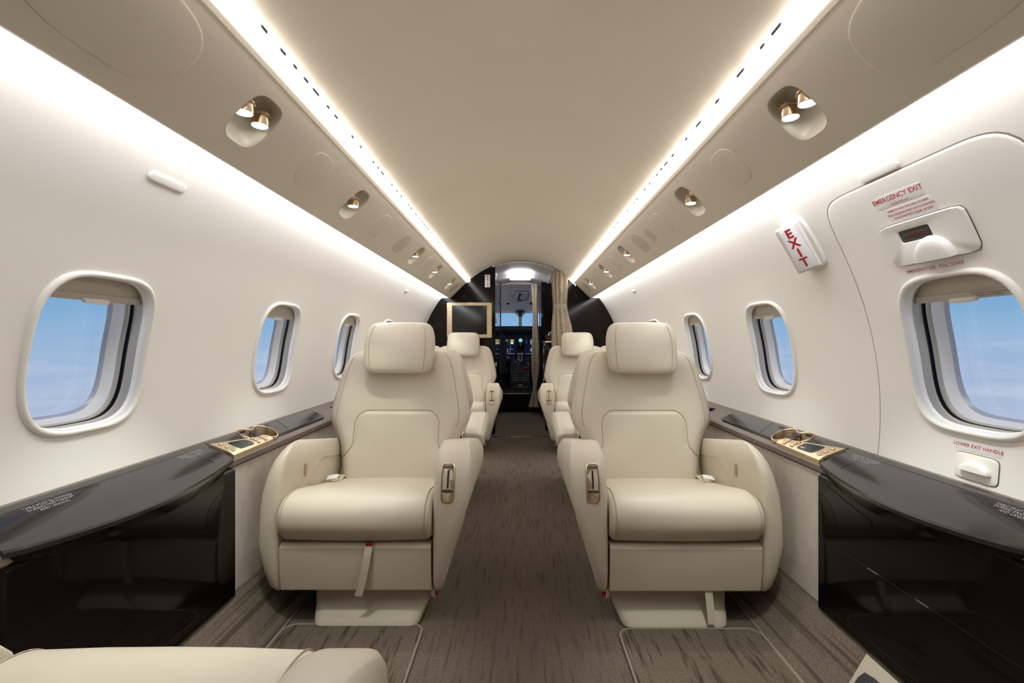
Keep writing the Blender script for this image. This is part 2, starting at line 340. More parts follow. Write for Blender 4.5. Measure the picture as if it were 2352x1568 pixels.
def holed(mapf, u0, u1, v0, v1, cells, N=128, steps=9, du=0.25, nv=None):
    """grid surface in (u, v) with superellipse holes; cells: (uc, vc, hu, hv, e)"""
    V, F = [], []
    vc = cells[0][1]
    vs = sorted(set([round(v0+(vc-v0)*(1+max(-1, min(1, math.tan(a)))), 6) if a < 0 else round(vc+(v1-vc)*min(1, math.tan(a)), 6)
                     for a in [2*pi*k/N for k in range(-N//8, N//8+1)]]))
    def add_grid(a, b):
        n = max(2, int(abs(b-a)/du)+2); g = grid(lambda u, v: mapf(u, v), lin(a, b, n), vs)
        k = len(V); V.extend(g[0]); F.extend([[i+k for i in q] for q in g[1]])
    cur = u0
    for (uc, vcc, hu, hv, e) in cells:
        a, b = max(u0, uc-hu*1.35), min(u1, uc+hu*1.35)
        if a > cur+1e-6: add_grid(cur, a)
        hole = sup(N, e, hu, hv)
        rect = []
        for k in range(N):
            t = 2*pi*k/N; c, s = cos(t), sin(t); m = max(abs(c), abs(s)); x, y = c/m, s/m
            rect.append(((b-uc)*x if x > 0 else (uc-a)*x, (v1-vcc)*y if y > 0 else (vcc-v0)*y))
        rings = []
        for i in range(steps+1):
            f = (i/steps)**1.3
            rings.append([mapf(uc+h[0]*(1-f)+r[0]*f, vcc+h[1]*(1-f)+r[1]*f) for h, r in zip(hole, rect)])
        g = loft(rings, True, False, False); k = len(V); V.extend(g[0]); F.extend([[i+k for i in q] for q in g[1]])
        cur = b
    if u1 > cur+1e-6: add_grid(cur, u1)
    return V, F

# ------------------------------------------------------------------ floor and carpet coves
floor = tag(mk('floor', *grid(lambda u, v: (u, v, 0), lin(-0.84, 0.84, 9), lin(Y0, 6.42, 30)), 'aisle_carpet'), 'taupe streaked carpet of the aisle and cabin floor', kind='structure')
n_trim = 0
def trim(vf, mat, label, **k):
    global n_trim; n_trim += 1
    return tag(mk('trim_%d' % n_trim, *vf, mat, **k), label, kind='structure')
cov = [(0.828, 0.0005), (0.842, 0.004), (0.865, 0.022), (0.905, 0.078), (0.935, 0.125), (0.950, 0.155), (0.958, 0.175)]
for sd, w in ((-1, 'left'), (1, 'right')):
    trim(grid(lambda i, y: (sd*cov[int(i)][0], y, cov[int(i)][1]), range(len(cov)), lin(Y0, Y1, 20)), 'cove_carpet', 'striped carpet cove sloping up from the floor along the %s sidewall' % w)
    trim(grid(lambda i, y: (sd*[0.955, 0.956, 0.957][int(i)], y, [0.165, 0.40, 0.60][int(i)]), range(3), lin(Y0, Y1, 20)), 'suede_panel', 'greige suede lower sidewall panel below the %s ledge' % w)
    trim(tube([(sd*0.827, Y0+0.1*i, 0.003) for i in range(int((Y1-Y0)*10))], 0.0035, 6), 'mat_binding', 'thin carpet edge welt along the %s cove' % w)

# ------------------------------------------------------------------ side walls, windows
WIN_TH, WIN_HT, WIN_HY = 0.1745, 0.1745, 0.1515   # centre angle, half angle, half length of the hole
WINY = {-1: [1.140, 1.995, 2.785, 3.54, 4.28], 1: [1.092, 1.940, 2.725, 3.49, 4.25]}
SIDE = {-1: 'left', 1: 'right'}
ORD = ['nearest', 'second', 'third', 'fourth', 'fifth']
for sd in (-1, 1):
    cells = [(y, WIN_TH, WIN_HY, WIN_HT, 3.6) for y in WINY[sd]]
    tag(mk('wall_'+SIDE[sd], *holed(lambda u, v: wall_pt(sd, u, v), Y0, Y1, TH0, TH1, cells), 'wall_paint'), 'cream curved %s cabin sidewall with oval windows' % SIDE[sd], kind='structure')
wn = 0
def wring(sd, yc, inset, d, e=3.6, N=64):
    return [wall_pt(sd, yc+p[0], WIN_TH+p[1]/RW, d) for p in sup(N, e, WIN_HY-inset, WIN_HT*RW-inset)]
for sd in (-1, 1):
    for i, yc in enumerate(WINY[sd]):
        wn += 1
        proud = 0.003 if (sd == 1 and i == 0) else 0.0
        r = thing('window_%d' % wn, wall_pt(sd, yc, WIN_TH))
        tag(r, '%s window of the %s cabin wall, with raised shade' % (ORD[i], SIDE[sd]), kind='structure')
        tr = [(-0.0135, 0.001), (-0.0130, -0.004-proud), (-0.0095, -0.0085-proud), (-0.005, -0.0095-proud), (-0.001, -0.0075-proud), (0.0015, -0.002), (0.002, 0.006)]
        mk('window_trim', *loft([wring(sd, yc, a, d) for a, d in tr], True, False, False), 'wall_paint', r)
        for nm, tab, mt in (('reveal', [(0.002, 0.004), (0.003, 0.010), (0.006, 0.014)], 'window_white'), ('shade_channel', [(0.006, 0.014), (0.004, 0.022), (0.005, 0.034), (0.008, 0.037)], 'window_beige'),
                            ('gasket', [(0.008, 0.037), (0.004, 0.040), (0.004, 0.046), (0.009, 0.048)], 'gasket_black'), ('inner_frame', [(0.009, 0.048), (0.008, 0.055), (0.012, 0.060)], 'window_beige'),
                            ('outer_frame', [(0.012, 0.060), (0.013, 0.063), (0.019, 0.082), (0.022, 0.085)], 'window_white'), ('pane_edge', [(0.022, 0.085), (0.025, 0.090), (0.028, 0.094)], 'lilac_frame')):
            mk(nm, *loft([wring(sd, yc, a, d) for a, d in tab], True, False, False), mt, r)
        mk('pane', *loft([wring(sd, yc, 0.025, 0.090), wring(sd, yc, 0.09, 0.090), wring(sd, yc, 0.145, 0.090)], True, False, True), 'window_glass', r)
        # raised pleated shade at the head of the opening
        hs = WIN_HT*RW-0.004; hy = WIN_HY-0.004
        def shp(u, s, d=0.026):
            w = hy*max(0.0, 1-(abs(s)/hs)**3.6)**(1/3.6); return wall_pt(sd, yc+u*w, WIN_TH+s/RW, d)
        sh = mk('window_shade', *grid(lambda u, s: shp(u, s), lin(-1, 1, 25), [hs-0.046, hs-0.038, hs-0.03, hs-0.02, hs-0.012, hs-0.006, hs-0.002]), 'shade_fabric', r)
        rl = [[shp(u, hs-0.062, 0.022), shp(u, hs-0.062, 0.032), shp(u, hs-0.045, 0.032), shp(u, hs-0.045, 0.022)] for u in lin(-0.995, 0.995, 21)]
        mk('shade_rail', *loft(rl), 'window_beige', sh)
        hd = []
        for k in range(9):
            a = pi*k/8; yy = yc-0.035*cos(a)+(0.0); q = 0.0015+0.0075*sin(a)**0.6
            hd.append([wall_pt(sd, yy, WIN_TH+(hs-0.060+qq)/RW, dd) for qq, dd in ((-0.006, 0.023), (-0.006-q*0.2, 0.022-q), (0.000, 0.022-q*1.2), (0.005, 0.023))])
        mk('shade_handle', *loft(hd), 'white_plastic', sh)
        if sd == 1 and i == 0:
            for row, (b, dz) in enumerate((('SHADES MUST BE OPEN FOR TAXI', 0.0), ('TAKEOFF AND LANDING', -0.0055))):
                V, F = text_vf(b, 0.0052)
                mk('shade_lettering', [wall_pt(1, yc-0.062-v.x, WIN_TH+(hs-0.050+dz+v.y)/RW, 0.0208) for v in V], F, 'print_black', sh, smooth=False)

# small oval vents on the walls
for sd, yy, th, ln, lab in ((-1, 1.155, 0.605, 0.060, 'long white pill-shaped cover high on the left wall'), (1, 1.122, 0.622, 0.060, 'long white pill-shaped cover above the emergency exit hatch'),
                            (-1, 3.60, 0.600, 0.050, 'small far white pill-shaped cover high on the left wall'), (1, 3.60, 0.600, 0.050, 'small far white pill-shaped cover high on the right wall')):
    rr = []
    for ins, d in ((0.0, 0.001), (0.0, -0.0025), (0.0015, -0.004), (0.005, -0.0045)):
        pl = []
        for k in range(32):
            t = 2*pi*k/32; c, s = cos(t), sin(t); h = 0.0125-ins
            pl.append((math.copysign(ln-0.0125, c)+h*c if abs(c) > 1e-6 else 0, h*s))
        rr.append([wall_pt(sd, yy+p[0], th+p[1]/RW, d) for p in pl])
    V, F = loft(rr, True, False, True)
    tag(solid('wall_cover', V, F, 'wall_paint'), lab, 'cover')

# ------------------------------------------------------------------ emergency exit hatch on the right wall
HY0, HY1, HT1 = 0.815, 1.372, 0.606
hcy, hhy = (HY0+HY1)/2, (HY1-HY0)/2
def hatch_out(ins, d, N=160):
    hth = (HT1+0.40)/2; hct = HT1-hth
    return [wall_pt(1, hcy+p[0], hct+p[1]/RW, d) for p in sup(N, 9.0, hhy-ins, hth*RW-ins)]
def hatch_in(ins, d):
    return wring(1, WINY[1][0], ins, d, N=160)
hatch = tag(thing('door_1', wall_pt(1, hcy, 0)), 'white emergency exit hatch around the nearest right window', kind='structure')
mk('hatch_gasket', *loft([hatch_out(-0.0035, 0.0005), hatch_out(-0.0035, -0.0008), hatch_out(0.004, -0.0008)], True, False, False), 'hatch_rubber', hatch)
hr = []
for i in range(13):
    f = i/12; A = hatch_out(0.006, -0.0026); B = hatch_in(-0.012, -0.0026)
    # project intermediate rings back onto the shell
    ring = []
    for a, b in zip(A, B):
        ya = a.y*(1-f)+b.y*f; ta = math.atan2(a.z-ZC, a.x)*(1-f)+math.atan2(b.z-ZC, b.x)*f
        ring.append(wall_pt(1, ya, ta, -0.0026))
    hr.append(ring)
mk('hatch_panel', *loft([hatch_out(0.0, 0.0), hatch_out(0.0, -0.0012), hatch_out(0.0015, -0.0024)]+hr, True, False, False), 'wall_paint', hatch, angle=70)

def wpatch(sd, yc, th, hy, hs, e, prof):
    """raised rounded patch on a wall; prof: (inset, d)"""
    return loft([[wall_pt(sd, yc+p[0], th+p[1]/RW, d) for p in sup(40, e, hy-a, hs-a)] for a, d in prof], True, False, True)
HP = -0.0028
def wtext(sd, yc, th, body, size, d, bold=0.0):
    V, F = text_vf(body, size, bold=bold); return [wall_pt(sd, yc-sd*v.x, th+v.y/RW, d) for v in V], F
# printed notices
nl = thing('notice_label', wall_pt(1, 1.112, 0.545, HP)); tag(nl, 'red and white EMERGENCY EXIT notice above the hatch handle cover', 'label')
mk('label_film', *wpatch(1, 1.116, 0.5515, 0.070, 0.017, 12, [(0, HP+0.0004), (0, HP-0.0002), (0.0005, HP-0.0003)]), 'label_film', nl)
mk('label_film', *wpatch(1, 1.100, 0.513, 0.064, 0.0215, 12, [(0, HP+0.0004), (0, HP-0.0002), (0.0005, HP-0.0003)]), 'label_film', nl)
for yy, th, b, sz, bo in ((1.116, 0.556, 'EMERGENCY EXIT', 0.0180, 0.0002), (1.116, 0.5405, '44 LBS/19.95 KGS', 0.0070, 0.0), (1.104, 0.5255, 'REMOVE AND DISCARD COVERS', 0.0078, 0.0001), (1.101, 0.5155, 'PULL HANDLE AND LATCH INWARD', 0.0078, 0.0001), (1.098, 0.5055, 'PLACE HATCH CLEAR OF EXIT', 0.0078, 0.0001)):
    mk('lettering', *wtext(1, yy, th, b, sz, HP-0.0007, bo), 'label_red', nl, smooth=False)
nl = thing('notice_label', wall_pt(1, 1.11, 0.374, HP)); tag(nl, 'narrow EMERGENCY USE PULL COVER notice above the hatch window', 'label')
mk('label_film', *wpatch(1, 1.112, 0.3735, 0.082, 0.0075, 12, [(0, HP+0.0004), (0, HP-0.0002), (0.0005, HP-0.0003)]), 'label_film', nl)
mk('lettering', *wtext(1, 1.112, 0.3735, 'EMERGENCY USE - PULL COVER', 0.0108, HP-0.0007, 0.0001), 'label_red', nl, smooth=False)
nl = thing('notice_label', wall_pt(1, 1.079, -0.034, HP)); tag(nl, 'LOWER EXIT HANDLE notice below the hatch window', 'label')
mk('label_film', *wpatch(1, 1.079, -0.0340, 0.055, 0.0125, 12, [(0, HP+0.0004), (0, HP-0.0002), (0.0005, HP-0.0003)]), 'label_film', nl)
mk('lettering', *wtext(1, 1.079, -0.0340, 'LOWER EXIT HANDLE', 0.0118, HP-0.0007, 0.0001), 'label_red', nl, smooth=False)
# upper handle cover: raised plate with a dark viewing slot and a half-moon grip
hc = thing('handle_cover', wall_pt(1, 1.098, 0.44, HP)); tag(hc, 'white hatch handle cover with dark viewing slot and half-moon grip', 'cover')
mk('cover_seam', *wpatch(1, 1.098, 0.442, 0.1165, 0.0575, 10, [(0, HP+0.001), (0, HP-0.0006)]), 'seam_shadow', hc)
ccy, cct = 1.098, 0.442
ring_o = lambda a, d: [wall_pt(1, ccy+p[0], cct+p[1]/RW, d) for p in sup(48, 10, 0.115-a, 0.056-a)]
sly, slt = 1.118, cct+0.018/RW
ring_i = lambda a, d: [wall_pt(1, sly+p[0], slt+p[1]/RW, d) for p in sup(48, 12, 0.044-a, 0.0165-a)]
mk('cover_plate', *loft([ring_o(0, HP), ring_o(0, HP-0.0045), ring_o(0.002, HP-0.006), ring_i(-0.003, HP-0.006), ring_i(-0.0005, HP-0.005), ring_i(0.001, HP)], True, False, False), 'white_plastic', hc, angle=30)
mk('slot_back', *loft([ring_i(-0.004, HP-0.0008), ring_i(0.012, HP-0.0008)], True, False, True), 'gasket_black', hc)
mk('pull_handle', *loft([[wall_pt(1, sly-0.012+p[0], slt+p[1]/RW, d) for p in sup(32, 5, 0.046-a, 0.0085-a)] for a, d in ((0, HP-0.001), (0, HP-0.003), (0.002, HP-0.004))], True, False, True), 'cockpit_grey', hc)
V, F = wtext(1, sly-0.008, slt, 'EXIT-PULL', 0.012, HP-0.0045); mk('lettering', V, F, 'knob_red', hc, smooth=False)
def half_moon(sd, yc, th, w, h, depth, base):
    rings = []
    for j in range(9):
        f = j/8; ring = []
        for k in range(25):
            a = pi*k/24; ring.append((-w*cos(a), h*sin(a)))
        k_ = 1-f
        bul = depth*sin(f*pi/2)
        rings.append([wall_pt(sd, yc+x*(1-0.25*f*f) , th+(-h*0.5*0+y*(1-0.55*f*f)-(0.0))/RW, base-bul) for x, y in ring])
    return loft(rings, True, False, True)
mk('grip', *half_moon(1, 1.085, cct-0.052/RW, 0.052, 0.058, 0.018, HP-0.005), 'white_plastic', hc)
# lower handle
lh = thing('emergency_release', wall_pt(1, 1.079, -0.078, HP)); tag(lh, 'white lower exit handle box with scooped half-moon grip above the ledge', 'release')
mk('handle_seam', *wpatch(1, 1.079, -0.079, 0.0525, 0.0325, 8, [(0, HP+0.001), (0, HP-0.0006)]), 'seam_shadow', lh)
mk('handle_box', *wpatch(1, 1.079, -0.079, 0.051, 0.031, 8, [(0, HP), (0, HP-0.0022), (0.002, HP-0.0032)]), 'wall_paint', lh)
mk('grip', *half_moon(1, 1.077, -0.088, 0.036, 0.026, 0.013, HP-0.0025), 'wall_paint', lh)

# wedge-shaped EXIT sign on the right wall
es = thing('exit_sign', wall_pt(1, 1.505, 0.536)); tag(es, 'white wedge-shaped EXIT sign with red letters beside the emergency hatch', 'sign')
EYC, ETH, ELN = 1.508, 0.520, 0.082
def sgn_pt(y, s, d):
    p = wall_pt(1, y, ETH, d); return p+Vector((-sin(ETH), 0, cos(ETH)))*s
mk('base_plate', *wpatch(1, EYC, ETH, 0.060, ELN+0.012, 5, [(0, 0.002), (0, -0.006), (0.003, -0.010)]), 'white_plastic', es)
def wedge(p, hl, taper=0.0):
    return loft([[sgn_pt(y, s, d) for y, d in p] for s in (-hl, hl)])
pr = [(EYC+0.046, -0.006), (EYC+0.046, -0.018), (EYC+0.030, -0.052), (EYC+0.022, -0.056), (EYC+0.012, -0.054), (EYC-0.042, -0.020), (EYC-0.044, -0.006)]
prs = [(EYC+(y-EYC)*0.93, d*0.93-0.0005) for y, d in pr]
mk('sign_housing', *loft([[sgn_pt(y, s, d) for y, d in q] for s, q in ((-ELN, prs), (-ELN+0.004, pr), (ELN-0.004, pr), (ELN, prs))]), 'white_plastic', es, angle=25)
mk('side_rib', *wedge([(EYC+0.057, -0.006), (EYC+0.057, -0.014), (EYC+0.049, -0.026), (EYC+0.045, -0.006)], ELN-0.012), 'white_plastic', es, angle=25)
fa, fb = Vector((EYC+0.010, -0.0560)), Vector((EYC-0.040, -0.0235))
fdir = (fb-fa); fl = fdir.length; fdir.normalize(); fn = Vector((fdir.y, -fdir.x)); fn = fn if fn.y < 0 else -fn
def face_pt(a, s, h=0.0):
    q = fa+fdir*(a+fl/2)+fn*h; return sgn_pt(q.x, s, q.y)
hw = fl/2-0.001
mk('sign_face', *loft([[face_pt(p[0], p[1], h) for p in sup(32, 14, hw-a, ELN-0.006-a)] for a, h in ((0, -0.001), (0, 0.0015), (0.001, 0.002))], True, False, True), 'sign_white', es, angle=30)
for j, ch in enumerate('EXIT'):
    V, F = text_vf(ch, 0.042, bold=0.0012)
    mk('letter', [face_pt(v.x, 0.0525-0.035*j+v.y, 0.0026) for v in V], F, 'sign_red', es, smooth=False)

# ------------------------------------------------------------------ ceiling, service panels, light strips
RC = (0.54**2+0.207**2)/(2*0.207); CZ = 1.872-RC
def ceil_pt(x, y, up=0.0): return (x, y, CZ+sqrt((RC+up)**2-x*x))
tag(mk('ceiling', *grid(lambda x, y: ceil_pt(x, y, 0.003), lin(-0.585, 0.585, 41), lin(Y0, Y1, 24)), 'ceiling_fabric'), 'smooth beige arched cabin ceiling panel', kind='structure')
LAMPY = {-1: [1.142, 1.829, 2.92, 3.58, 4.32], 1: [1.100, 1.790, 2.87, 3.56, 4.32]}
LT = 0.497
for sd in (-1, 1):
    cells = [(y, LT, 0.062, 0.070/PL, 3.2) for y in LAMPY[sd]]
    V, F = holed(lambda u, v: psu_pt(sd, u, v), Y0, Y1, 0.0, 1.0, cells)
    trim((V, F), 'service_panel_paint', 'beige overhead service panel with reading lamps on the %s side' % SIDE[sd])
    lip = [psu_pt(sd, 0, 1.0), Vector((sd*0.765, 0, 1.463)), Vector((sd*0.768, 0, 1.476)), Vector((sd*0.760, 0, 1.52))]
    trim(grid(lambda i, y: (lip[int(i)].x, y, lip[int(i)].z), range(4), lin(Y0, Y1, 12)), 'service_panel_paint', 'rounded outer lip of the %s overhead service panel' % SIDE[sd])
    # lamps
    ws = solid('light_strip', *loft([[Vector((sd*x, y, z)) for x, z in ((0.7685, 1.4700), (0.852, 1.4690), (0.862, 1.495), (0.7685, 1.495))] for y in lin(YL, Y1-0.012, 16)]), 'wash_light', smooth=False)
    tag(ws, 'long white wash light strip above the %s windows' % SIDE[sd], 'light strip')
    cs = solid('light_strip', *loft([[Vector((sd*x, y, z)) for x, z in ((0.536, 1.6485), (0.542, 1.6440), (0.573, 1.634), (0.582, 1.648), (0.546, 1.664), (0.539, 1.660))] for y in lin(YL, Y1-0.012, 16)]), 'strip_light', smooth=False)
    tag(cs, 'bright ceiling edge light strip on the %s side' % SIDE[sd], 'light strip')
    for pts, w_ in ((((0.7685, 1.4700), (0.852, 1.4690), (0.862, 1.495), (0.7685, 1.495)), 'wash'), (((0.536, 1.6485), (0.542, 1.6440), (0.573, 1.634), (0.582, 1.648), (0.546, 1.664), (0.539, 1.660)), 'ceiling edge')):
        trim(loft([[Vector((sd*x, y, z)) for x, z in pts] for y in (Y0, YL-0.004)]), 'white_plastic', 'unlit aft length of the %s %s strip' % (SIDE[sd], w_), smooth=False)
    # dark boxes stand in for the shaded gaps between strip and ceiling panel
    y = 0.95
    while y < 4.8:
        ln = random.choice((0.010, 0.014, 0.022)); V, F = box((0, 0, 0), (0.0045, ln*1.5, 0.0055))
        # lies on the inner edge of the strip
        o = mk('edge_gap', [Vector((sd*0.5354, y, 1.6517))+v for v in V], F, 'gasket_black', cs, smooth=False)
        y += random.choice((0.055, 0.075, 0.10, 0.13))
    # round and oval covers
    ov = [(0.765, 0.150, 0.088, 2.8, 'service_oval_paint', 'large near oval speaker cover'), (1.475, 0.070, 0.068, 3.0, 'service_oval_paint', 'round mask cover between the first two lamps'),
          (2.175, 0.072, 0.066, 3.0, 'service_oval_paint', 'oval mask cover behind the second lamp'), (2.560, 0.074, 0.064, 2.6, 'service_oval_mesh', 'darker oval speaker grille'),
          (3.23, 0.075, 0.066, 3.0, 'service_oval_paint', 'faint far oval mask cover'), (4.60, 0.062, 0.066, 3.2, 'recess_cream', 'pale oval cover next to the forward bulkhead')]
    if sd == 1: ov.insert(3, (2.37, 0.038, 0.042, 2.6, 'service_oval_mesh', 'small grey oval grille between two covers'))
    for yy, hy, ha, e, mt, lab in ov:
        if sd == 1: yy -= 0.03
        V, F = loft([[psu_pt(sd, yy+p[0], LT+p[1]/PL, d) for p in sup(48, e, hy-a, ha-a)] for a, d in ((0, 0.001), (0, -0.0012), (0.0012, -0.0016), (0.004, -0.0018))], True, False, True)
        tag(solid('panel_cover', V, F, mt), lab+' on the %s overhead panel' % SIDE[sd], 'cover')

def lamp_unit(sd, yy, idx):
    r = thing('reading_lamp', psu_pt(sd, yy, LT))
    tag(r, ('%s recessed brass reading lamp unit of the %s overhead panel' % (ORD[idx], SIDE[sd])), 'lamp')
    rg = lambda a, d: [psu_pt(sd, yy+p[0], LT+p[1]/PL, d) for p in sup(48, 3.2, 0.062-a, 0.070-a)]
    mk('housing', *loft([rg(-0.0015, -0.0004), rg(0.0, 0.0005), rg(0.004, 0.010), rg(0.010, 0.026), rg(0.022, 0.036), rg(0.045, 0.038)], True, False, True), 'recess_cream', r, angle=60)
    spots = [(-0.040, -0.024), (0.026, -0.024)] if idx == 0 else [(0.012, -0.014)]
    for dy, da in spots:
        c = psu_pt(sd, yy+dy, LT+da/PL, 0.028)
        lm = mk('lamp_barrel', *join(cyl(c+Vector((0, 0, -0.002)), 0.0250, 0.008, 24, (0, 0, -1), bev=0.001), cyl(c, 0.0205, 0.033, 24, (0, 0, -1), bev=0.001)), 'brushed_gold', r)
        mk('lens', *cyl(c+Vector((0, 0, -0.0325)), 0.0188, 0.0015, 24, (0, 0, -1)), 'lamp_lens', lm)
        ld = bpy.data.lights.new('lamp_beam', 'SPOT'); ld.energy = SPOT; ld.spot_size = radians(58); ld.spot_blend = 0.55; ld.shadow_soft_size = 0.015; ld.color = (0.93, 1.0, 0.90)
        lo = bpy.data.objects.new('lamp_beam', ld); COL.objects.link(lo); lo.parent = r
        lo.location = c+Vector((0, 0, -0.040))-ORG[r.name]; lo.rotation_euler = (0, sd*radians(-4), 0)
    if idx > 0:
        c = psu_pt(sd, yy-0.026, LT-0.030/PL, 0.028)
        mk('air_nozzle', *join(cyl(c, 0.018, 0.012, 20, (0, 0, -1), bev=0.001), cyl(c+Vector((0, 0, -0.011)), 0.012, 0.014, 8, (0.2*sd, -0.3, -1), r2=0.008, bev=0.001)), 'brushed_gold', r, angle=25)
for sd in (-1, 1):
    for i, yy in enumerate(LAMPY[sd]): lamp_unit(sd, yy, i)

# ------------------------------------------------------------------ ledges
led = [(1.095, 0.664), (1.060, 0.6585), (1.045, 0.654), (1.02, 0.643), (0.985, 0.6265), (0.962, 0.6145), (0.951, 0.604), (0.950, 0.588), (0.958, 0.578), (0.975, 0.578)]
def led_z(x): return sinterp(sorted([(a, b) for a, b in led[1:7]]), x)
CUPY = {-1: 1.508, 1: 1.445}
def incup(p, y0): return min((Vector((abs(p.x), p.y))-Vector((1.019, y0+0.200))).length-0.0345, (Vector((abs(p.x), p.y))-Vector((1.003, y0+0.284))).length-0.0395) < 0
for sd in (-1, 1):
    prof = []
    for (a, b), (c, d) in zip(led, led[1:]):
        m = max(1, int(abs(a-c)/0.004)) if 0.962 <= min(a, c) <= 1.06 else 1
        for q in range(m):
            x = a+(c-a)*q/m; prof.append((x, led_z(x) if m > 1 else b))
    prof.append(led[-1]); y0 = CUPY[sd]
    ys = lin(Y0, y0+0.15, 10)+lin(y0+0.154, y0+0.33, 46)+lin(y0+0.34, Y1, 10)
    V, F = grid(lambda i, y: (sd*prof[int(i)][0], y, prof[int(i)][1]), range(len(prof)), ys)
    F = [f for f in F if not all(incup(V[q], y0) for q in f)]
    trim((V, F), 'ledge_leather', 'brown leather side ledge running below the %s windows' % SIDE[sd])
LEDX = {}
def lid_pt(sd, x, y, h): return Vector((sd*x, y, led_z(x)+h))
def tray_insert(sd, y0, y1):
    rings = []
    for a, h in ((0.0, 0.0005), (0.0, 0.007), (0.0025, 0.0095)):
        rings.append([lid_pt(sd, x, y, h) for x, y in [(0.966+a, y0+a)]+[(0.966+a, y0+a+(y1-y0-2*a-0.03)*k/6) for k in range(1, 7)]+[(0.972+a, y1-a)]+[(x, y1-a) for x in (0.99, 1.01, 1.03)]+[(1.046-a, y1-a-0.012)]+[(1.046-a, y1-a-0.02-(y1-y0-2*a-0.02)*k/6) for k in range(1, 7)]+[(x, y0+a) for x in (1.03, 1.01, 0.99)]])
    V, F = rings, None
    n = len(rings[0]); vs, fs = loft(rings, True, False, False)
    # top as a grid so that it follows the curved ledge
    g = grid(lambda x, y: lid_pt(sd, x, y, 0.0095), lin(0.969, 1.043, 22), lin(y0+0.0025, y1-0.0025, 160))
    g = (g[0], [f for f in g[1] if not all(incup(g[0][q], y0) for q in f)])
    return join((vs, fs), g)
for sd, y0, y1 in ((-1, 1.508, 2.26), (1, 1.445, 2.20)):
    t = thing('ledge_tray', (sd*1.0, (y0+y1)/2, 0.60)); tag(t, 'glossy black tray with gold cup holder and controls in the %s ledge' % SIDE[sd], 'tray')
    mk('tray_lid', *tray_insert(sd, y0, y1), 'ledge_lid_black', t, angle=50)
    mk('lid_seam', *tube([lid_pt(sd, 0.972+0.07*k/10, y0+0.40+0.03*sin(k/10*pi/2), 0.0092) for k in range(11)], 0.0012, 5), 'gasket_black', t)
    # cup holder
    cx1, cy1, r1 = 1.019, y0+0.200, 0.0365; cx2, cy2, r2 = 1.003, y0+0.284, 0.0415
    def fig8(off):
        pts = []
        c1, c2 = Vector((cx1, cy1)), Vector((cx2, cy2)); ax = (c2-c1).normalized(); b0 = math.atan2(ax.y, ax.x)
        h1, h2 = radians(40), radians(36)
        for k in range(25):
            a = b0+h1+(2*pi-2*h1)*k/24; pts.append(c1+Vector((cos(a), sin(a)))*(r1+off))
        for k in range(25):
            a = b0+pi+h2+(2*pi-2*h2)*k/24; pts.append(c2+Vector((cos(a), sin(a)))*(r2+off))
        return pts
    zt = 0.6745
    ch = mk('cup_holder', *loft([[Vector((sd*p.x, p.y, led_z(p.x)+h)) for p in fig8(o)] for o, h in ((0.0030, 0.004), (0.0030, 0.0125), (0.0015, 0.0140), (-0.0010, 0.0135), (-0.0018, 0.0110), (-0.0020, -0.050))], True, False, False), 'brushed_gold', t, angle=50); ch['label'] = 'figure-eight brushed gold cup holder'
    mk('cup_floor', *loft([[Vector((sd*p.x, p.y, led_z(p.x)-0.048)) for p in fig8(-0.0005)], [Vector((sd*p.x, p.y, led_z(p.x)-0.0475)) for p in fig8(-0.012)]], True, False, True), 'brushed_gold', ch)
    # control panel
    def cpt(u, v, h):   # u 0..1 aisle to wall, v 0..1 aft to fwd
        x = 0.953+0.002*v+u*(0.074-0.052*v); yy = y0+0.006-0.012*u*(1-v)+v*0.246
        return Vector((sd*x, yy, led_z(max(0.953, x))+h))
    us, vs_ = lin(0, 1, 9), lin(0, 1, 13)
    top = grid(lambda u, v: cpt(u, v, 0.0155), us, vs_)
    rim_uv = [(0, v) for v in vs_]+[(u, 1) for u in us[1:]]+[(1, v) for v in vs_[::-1][1:]]+[(u, 0) for u in us[::-1][1:-1]]
    sk = loft([[cpt(u, v, h) for u, v in rim_uv] for h in (0.0, 0.0155)], True, False, False)
    cp = mk('control_panel', *join(top, sk), 'satin_gold', t, angle=45); cp['label'] = 'gold control panel with small screen and buttons'
    mk('screen', *loft([[cpt(0.5+p[0], 0.385+p[1], h) for p in sup(24, 8, 0.36, 0.17)] for h in (0.0150, 0.0163)], True, False, True), 'panel_screen', cp)
    for u, v in ((0.22, 0.10), (0.5, 0.10), (0.78, 0.10), (0.2, 0.66), (0.5, 0.66), (0.8, 0.66), (0.22, 0.84), (0.5, 0.84), (0.78, 0.84)):
        a = cpt(u, v, 0.0155); b = cpt(u+0.05, v, 0.0155)-a
        rot = Euler((0, -math.atan2(b.z, b.x) if b.x > 0 else -math.atan2(-b.z, -b.x), 0))
        mk('button', *box(a+Vector((0, 0, 0.0015)), (0.0095, 0.015, 0.005), 0.0018, 2, rot), 'brushed_gold', cp)
    # black block added for the dark notch cut into the ledge
    V, F = box((0, 0, 0), (0.028, 0.11, 0.012), 0.004)
    tag(solid('ledge_notch', [lid_pt(sd, 1.012, y0+1.0, 0.004)+v for v in V], F, 'gloss_black'), 'small black block for a dark notch in the %s ledge next to the seat back' % SIDE[sd], 'notch')

